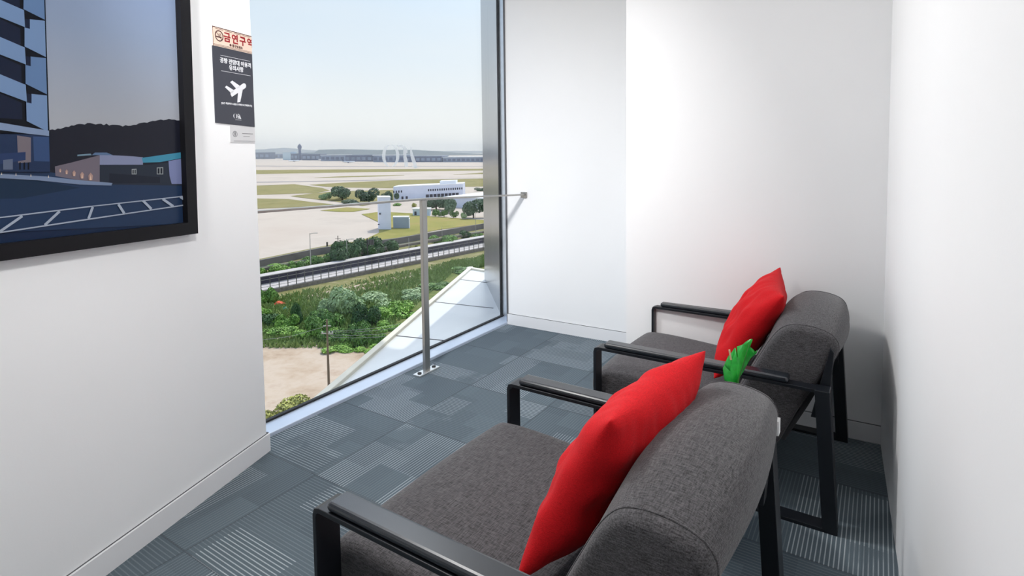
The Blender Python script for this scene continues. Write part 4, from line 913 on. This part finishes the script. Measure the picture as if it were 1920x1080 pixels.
def tree(px, py, wpx, hpx, var, label, kind='tree', trunk=.25):
    p = on_z(px, py); s = depth(p)/F; t = empty('tree', p, random.uniform(0, 6.28), label, 'tree', 'trees on the airfield lawn')
    w = wpx*s; hh = hpx*s
    o = bpy.data.objects.new('crown', foliage(kind, var)); COL.objects.link(o); o.parent = t; o.location = (0, 0, hh*trunk*.6); o.scale = (w/1.9, w/1.9, hh*(1-trunk*.6)/.95)
    b = MB(); b.tube([(0, 0, -.1), (0, 0, hh*.3), (w*.02, 0, hh*.6)], [w*.035, w*.03, w*.012], 8); b.build('trunk', bark, t)
# airfield trees
tree(642, 375, 44, 26, 1, 'large round dark tree standing left of the white tower'); tree(692, 380, 38, 26, 2, 'dark round tree just left behind the white tower'); tree(729, 378, 24, 22, 4, 'dark tree partly hidden behind the white tower')
tree(612, 374, 24, 14, 3, 'low pale green tree left of the large round dark tree', 'grey', .1); tree(666, 382, 40, 8, 5, 'low dark hedge like tree under the big round dark trees', 'tree', .05)
tree(818, 394, 46, 28, 3, 'dark tree right behind the handrail post below the long white building'); tree(848, 399, 32, 27, 5, 'broad dark tree beside the handrail post, second from the window jamb'); tree(888, 409, 50, 36, 1, 'largest dark tree close to the window jamb')
tree(816, 406, 16, 15, 2, 'small young tree leftmost in the row on the lawn', 'mid'); tree(833, 407, 15, 15, 4, 'small young tree second from left in the lawn row', 'mid'); tree(850, 409, 15, 14, 1, 'small young tree third from left in the lawn row', 'mid'); tree(868, 411, 14, 14, 3, 'small pale young tree rightmost in the lawn row', 'grey')
tree(776, 388, 12, 8, 2, 'tiny brownish shrub tree behind the white hut', 'olive', .1); tree(744, 386, 16, 5, 5, 'flat clipped shrub right of the white tower on the drive', 'mid', .05)
tree(900, 358, 22, 6, 2, 'thin dark bush line behind the long building by the window jamb', 'tree', .05)
# bushes along the far side of the railway
for i, (px, py, w, h, k, v, lab) in enumerate([
    (495, 520, 46, 22, 'bright', 1, 'bright green bush at the far left beyond the railway'), (530, 514, 50, 20, 'bright', 2, 'bright green bush second from left beyond the railway'), (562, 507, 44, 20, 'mid', 3, 'mid green bush left of the tall lamp post beyond the railway'),
    (592, 498, 40, 22, 'mid', 4, 'mid green bush right of the tall lamp post beyond the railway'), (622, 496, 50, 32, 'dark', 5, 'dark tall bush beyond the railway left of the pale lamp post'), (655, 489, 56, 36, 'dark', 1, 'dark tall bush behind the slim pale lamp post'),
    (690, 482, 56, 32, 'dark', 2, 'dark tall bush around the black signal board'), (722, 476, 50, 26, 'dark', 3, 'dark bush right of the black signal board'), 
    (785, 468, 40, 9, 'olive', 2, 'low olive scrub along the railway left of the handrail post'), (835, 456, 40, 16, 'mid', 4, 'round mid green bush right of the handrail post beyond the railway'), (870, 448, 26, 16, 'dark', 1, 'small dark green bush near the window jamb beyond the railway'), (893, 447, 26, 10, 'mid', 3, 'low green bush at the window jamb beyond the railway')]):
    bush(px, py, w, h, k, v, lab, group='bushes beyond the railway')
# near side, below the ledge
for i, (px, py, w, h, k, v, lab) in enumerate([
    (500, 570, 40, 32, 'mid', 2, 'green tree like bush at the wall edge in front of the railway fence'), (492, 592, 36, 18, 'bright', 4, 'bright bush below the orange tarpaulin at the wall edge'), (502, 610, 52, 24, 'dark', 3, 'dark bush at the wall edge above the sandy lot'),
    (563, 605, 26, 36, 'dark', 5, 'narrow dark upright bush in the middle of the scrub'), (537, 618, 44, 28, 'bright', 1, 'bright vine covered bush left of the utility pole'), (518, 626, 60, 14, 'bright', 2, 'low bright bush fringe along the sandy lot at left'),
    (560, 630, 60, 20, 'bright', 3, 'bright leafy bush at the sandy lot edge left of the pole'), (602, 622, 60, 42, 'mid', 4, 'big green bush directly behind the top of the utility pole'), (595, 637, 50, 20, 'bright', 5, 'bright low bush left of the utility pole foot'), (630, 640, 46, 22, 'mid', 1, 'mid green bush right of the utility pole'),
    (655, 590, 70, 44, 'grey', 2, 'large grey green willow like bush in the meadow'), (622, 585, 46, 26, 'grey', 3, 'smaller grey green bush left of the willow like bush'), (680, 612, 50, 36, 'dark', 2, 'dark green rounded bush below the willow like bush'), (665, 648, 56, 38, 'mid', 5, 'dark leafy bush over the cables at the ledge edge'), (705, 645, 40, 22, 'mid', 3, 'leafy bush beside the ledge corner'), (650, 655, 60, 12, 'bright', 4, 'low grassy bush fringe right of the utility pole'), (690, 662, 46, 12, 'bright', 1, 'low grassy bush at the ledge above the sandy lot'),
    (720, 600, 70, 22, 'bright', 5, 'bright green patch of shrubs in the meadow left of the handrail post'), (750, 590, 60, 20, 'bright', 2, 'bright green shrubs in the meadow behind the handrail post'), (735, 620, 60, 18, 'bright', 3, 'bright green low shrubs along the ledge edging'), (705, 588, 40, 16, 'mid', 4, 'mid green shrub between willow like bush and bright patch'), (780, 560, 60, 14, 'grey', 1, 'pale reed like shrubs in the meadow by the handrail post'), (720, 568, 70, 16, 'grey', 5, 'pale reed like shrubs right of the willow like bush'), (820, 540, 60, 12, 'mid', 2, 'meadow shrubs right of the handrail post'), (870, 512, 70, 10, 'mid', 3, 'meadow shrubs beside the outer tip of the ledge'),
    (545, 785, 90, 36, 'olive', 4, 'olive scrub at the bottom left corner of the window'), (520, 800, 60, 34, 'olive', 1, 'dry olive scrub by the foot of the left wall outside')]):
    bush(px, py, w, h, k, v, lab, group='bushes between railway and sandy lot')
# uncountable meadow growth
rnd = random.Random(5); vs = []; fs = []
for _ in range(16000):
    px = rnd.uniform(486, 930); lo = 655-max(0, px-690)*.9; hi = 566-(px-486)*.20
    py = rnd.uniform(hi, max(lo, hi+20)); p = on_z(px, py); s = rnd.uniform(.18, .5); a = rnd.uniform(0, 3.14); dx, dy = math.cos(a)*s*.5, math.sin(a)*s*.5
    hgt = rnd.uniform(.4, 1.3)*(.5+noise.noise(Vector((p.x*.12, p.y*.12, 0)))*.6+.4); l = rnd.uniform(-.4, .4)
    k = len(vs); vs += [(p.x-dx, p.y-dy, GZ), (p.x+dx, p.y+dy, GZ), (p.x+dx*.6+l, p.y+dy*.6+l, GZ+hgt), (p.x-dx*.6+l, p.y-dy*.6+l, GZ+hgt*.8)]; fs.append((k, k+1, k+2, k+3))
me = bpy.data.meshes.new('meadow_grass'); me.from_pydata(vs, [], fs)
o = link('meadow_grass', me, LMc['meadow']); tag(o, 'tall green weeds and grass filling the meadow below the railway', 'grass', kind='stuff')
# tarpaulins left in the scrub
def tarp(px, py, w, h, c, label):
    p = on_z(px, py); s = depth(p)/F; b = MB(); n = 8; vs = []; fs = []; rnd = random.Random(px)
    for j in range(n+1):
        for i in range(n+1):
            x = (i/n-.5)*w*s; y = (j/n-.5)*w*s*.7; z = h*s*(1.3-((i/n-.5)**2+(j/n-.5)**2)*2.2)+rnd.uniform(-.12, .12); vs.append((x, y, max(.05, z)))
    for j in range(n):
        for i in range(n): fs.append((j*(n+1)+i, j*(n+1)+i+1, (j+1)*(n+1)+i+1, (j+1)*(n+1)+i))
    b.add(vs, fs); o = b.build('tarpaulin', mat('tarpaulin_sheet', lin(c), .6)); o.location = p; o.modifiers.new('s', 'SOLIDIFY').thickness = .04; o.rotation_euler[2] = math.atan2(RDIR.y, RDIR.x)-.25
    tag(o, label, 'tarpaulin', 'sheets lying in the scrub')
tarp(524, 574, 20, 7, (226, 92, 52), 'crumpled orange tarpaulin lying in the scrub near the wall edge'); tarp(536, 584, 10, 7, (120, 190, 160), 'pale turquoise sheet in the scrub right below the orange tarpaulin')

# ------------------------------------------------------------------ light
az, el = math.radians(-21), math.radians(55)
SUND = Vector((math.sin(az)*math.cos(el), math.cos(az)*math.cos(el), math.sin(el)))
w = bpy.data.worlds.new('world'); SC.world = w; w.use_nodes = True; N = w.node_tree.nodes; L = w.node_tree.links
bg = N['Background']; tc = N.new('ShaderNodeTexCoord'); sp = N.new('ShaderNodeSeparateXYZ'); L.new(tc.outputs['Generated'], sp.inputs[0])
cr = N.new('ShaderNodeValToRGB'); L.new(sp.outputs[2], cr.inputs[0]); e = cr.color_ramp.elements
e[0].position = 0; e[0].color = (1.0, .99, .97, 1); e[1].position = .9; e[1].color = (.30, .50, .92, 1)
for pos, c in ((.02, (1.0, .99, .97)), (.08, (.93, .95, .97)), (.15, (.84, .91, .99)), (.28, (.68, .82, .99)), (.45, (.58, .74, 1.0))):
    x = e.new(pos); x.color = (*c, 1)
nz = N.new('ShaderNodeTexNoise'); nz.inputs['Scale'].default_value = 3; nz.inputs['Detail'].default_value = 4; mp = N.new('ShaderNodeMapping'); mp.inputs['Scale'].default_value = (1, 1, 4); L.new(tc.outputs['Generated'], mp.inputs[0]); L.new(mp.outputs[0], nz.inputs['Vector'])
mr = N.new('ShaderNodeMapRange'); L.new(nz.outputs['Fac'], mr.inputs[0]); mr.inputs[1].default_value = .45; mr.inputs[2].default_value = .8; mr.inputs[4].default_value = .25
mx = N.new('ShaderNodeMix'); mx.data_type = 'RGBA'; L.new(mr.outputs[0], mx.inputs[0]); L.new(cr.outputs[0], mx.inputs[6]); mx.inputs[7].default_value = (.92, .93, .94, 1)
dt = N.new('ShaderNodeVectorMath'); dt.operation = 'DOT_PRODUCT'; L.new(tc.outputs['Generated'], dt.inputs[0]); dt.inputs[1].default_value = tuple(SUND)
cl = N.new('ShaderNodeMath'); cl.operation = 'MAXIMUM'; L.new(dt.outputs['Value'], cl.inputs[0]); cl.inputs[1].default_value = 0
pw = N.new('ShaderNodeMath'); pw.operation = 'POWER'; L.new(cl.outputs[0], pw.inputs[0]); pw.inputs[1].default_value = 12
au = N.new('ShaderNodeMix'); au.data_type = 'RGBA'; au.blend_type = 'ADD'; au.clamp_result = False; L.new(pw.outputs[0], au.inputs[0]); L.new(mx.outputs[2], au.inputs[6]); au.inputs[7].default_value = (4.2, 4.0, 3.7, 1)
L.new(au.outputs[2], bg.inputs[0]); bg.inputs[1].default_value = 1.0
hz = MB(); hz.box(-6000, 4000, 700, 9000, GZ+.5, 110)
hm_ = bpy.data.materials.new('horizon_haze'); hm_.use_nodes = True; hn = hm_.node_tree; hn.nodes.remove(hn.nodes['Principled BSDF'])
vsn = hn.nodes.new('ShaderNodeVolumeScatter'); vsn.inputs['Color'].default_value = (.93, .96, 1, 1); vsn.inputs['Density'].default_value = .00020; vsn.inputs['Anisotropy'].default_value = .55
hn.links.new(vsn.outputs[0], hn.nodes['Material Output'].inputs['Volume'])
tag(hz.build('horizon_haze', hm_), 'pale summer haze lying over the far airfield and hills', 'haze', kind='stuff')
sd = bpy.data.lights.new('sun', 'SUN'); so = bpy.data.objects.new('sun', sd); COL.objects.link(so)
az, el = math.radians(-21), math.radians(55)
dirv = Vector((math.sin(az)*math.cos(el), math.cos(az)*math.cos(el), math.sin(el)))
so.rotation_euler = dirv.to_track_quat('Z', 'Y').to_euler(); sd.energy = 2.3; sd.angle = math.radians(.6); sd.color = (1, .95, .86)
vs_ = SC.view_settings; vs_.view_transform = 'Standard'; vs_.look = 'None'; vs_.gamma = 1; vs_.exposure = 0; vs_.use_curve_mapping = False
SC.cycles.max_bounces = 10; SC.cycles.diffuse_bounces = 6; SC.cycles.transparent_max_bounces = 16
SC.cycles.use_denoising = True
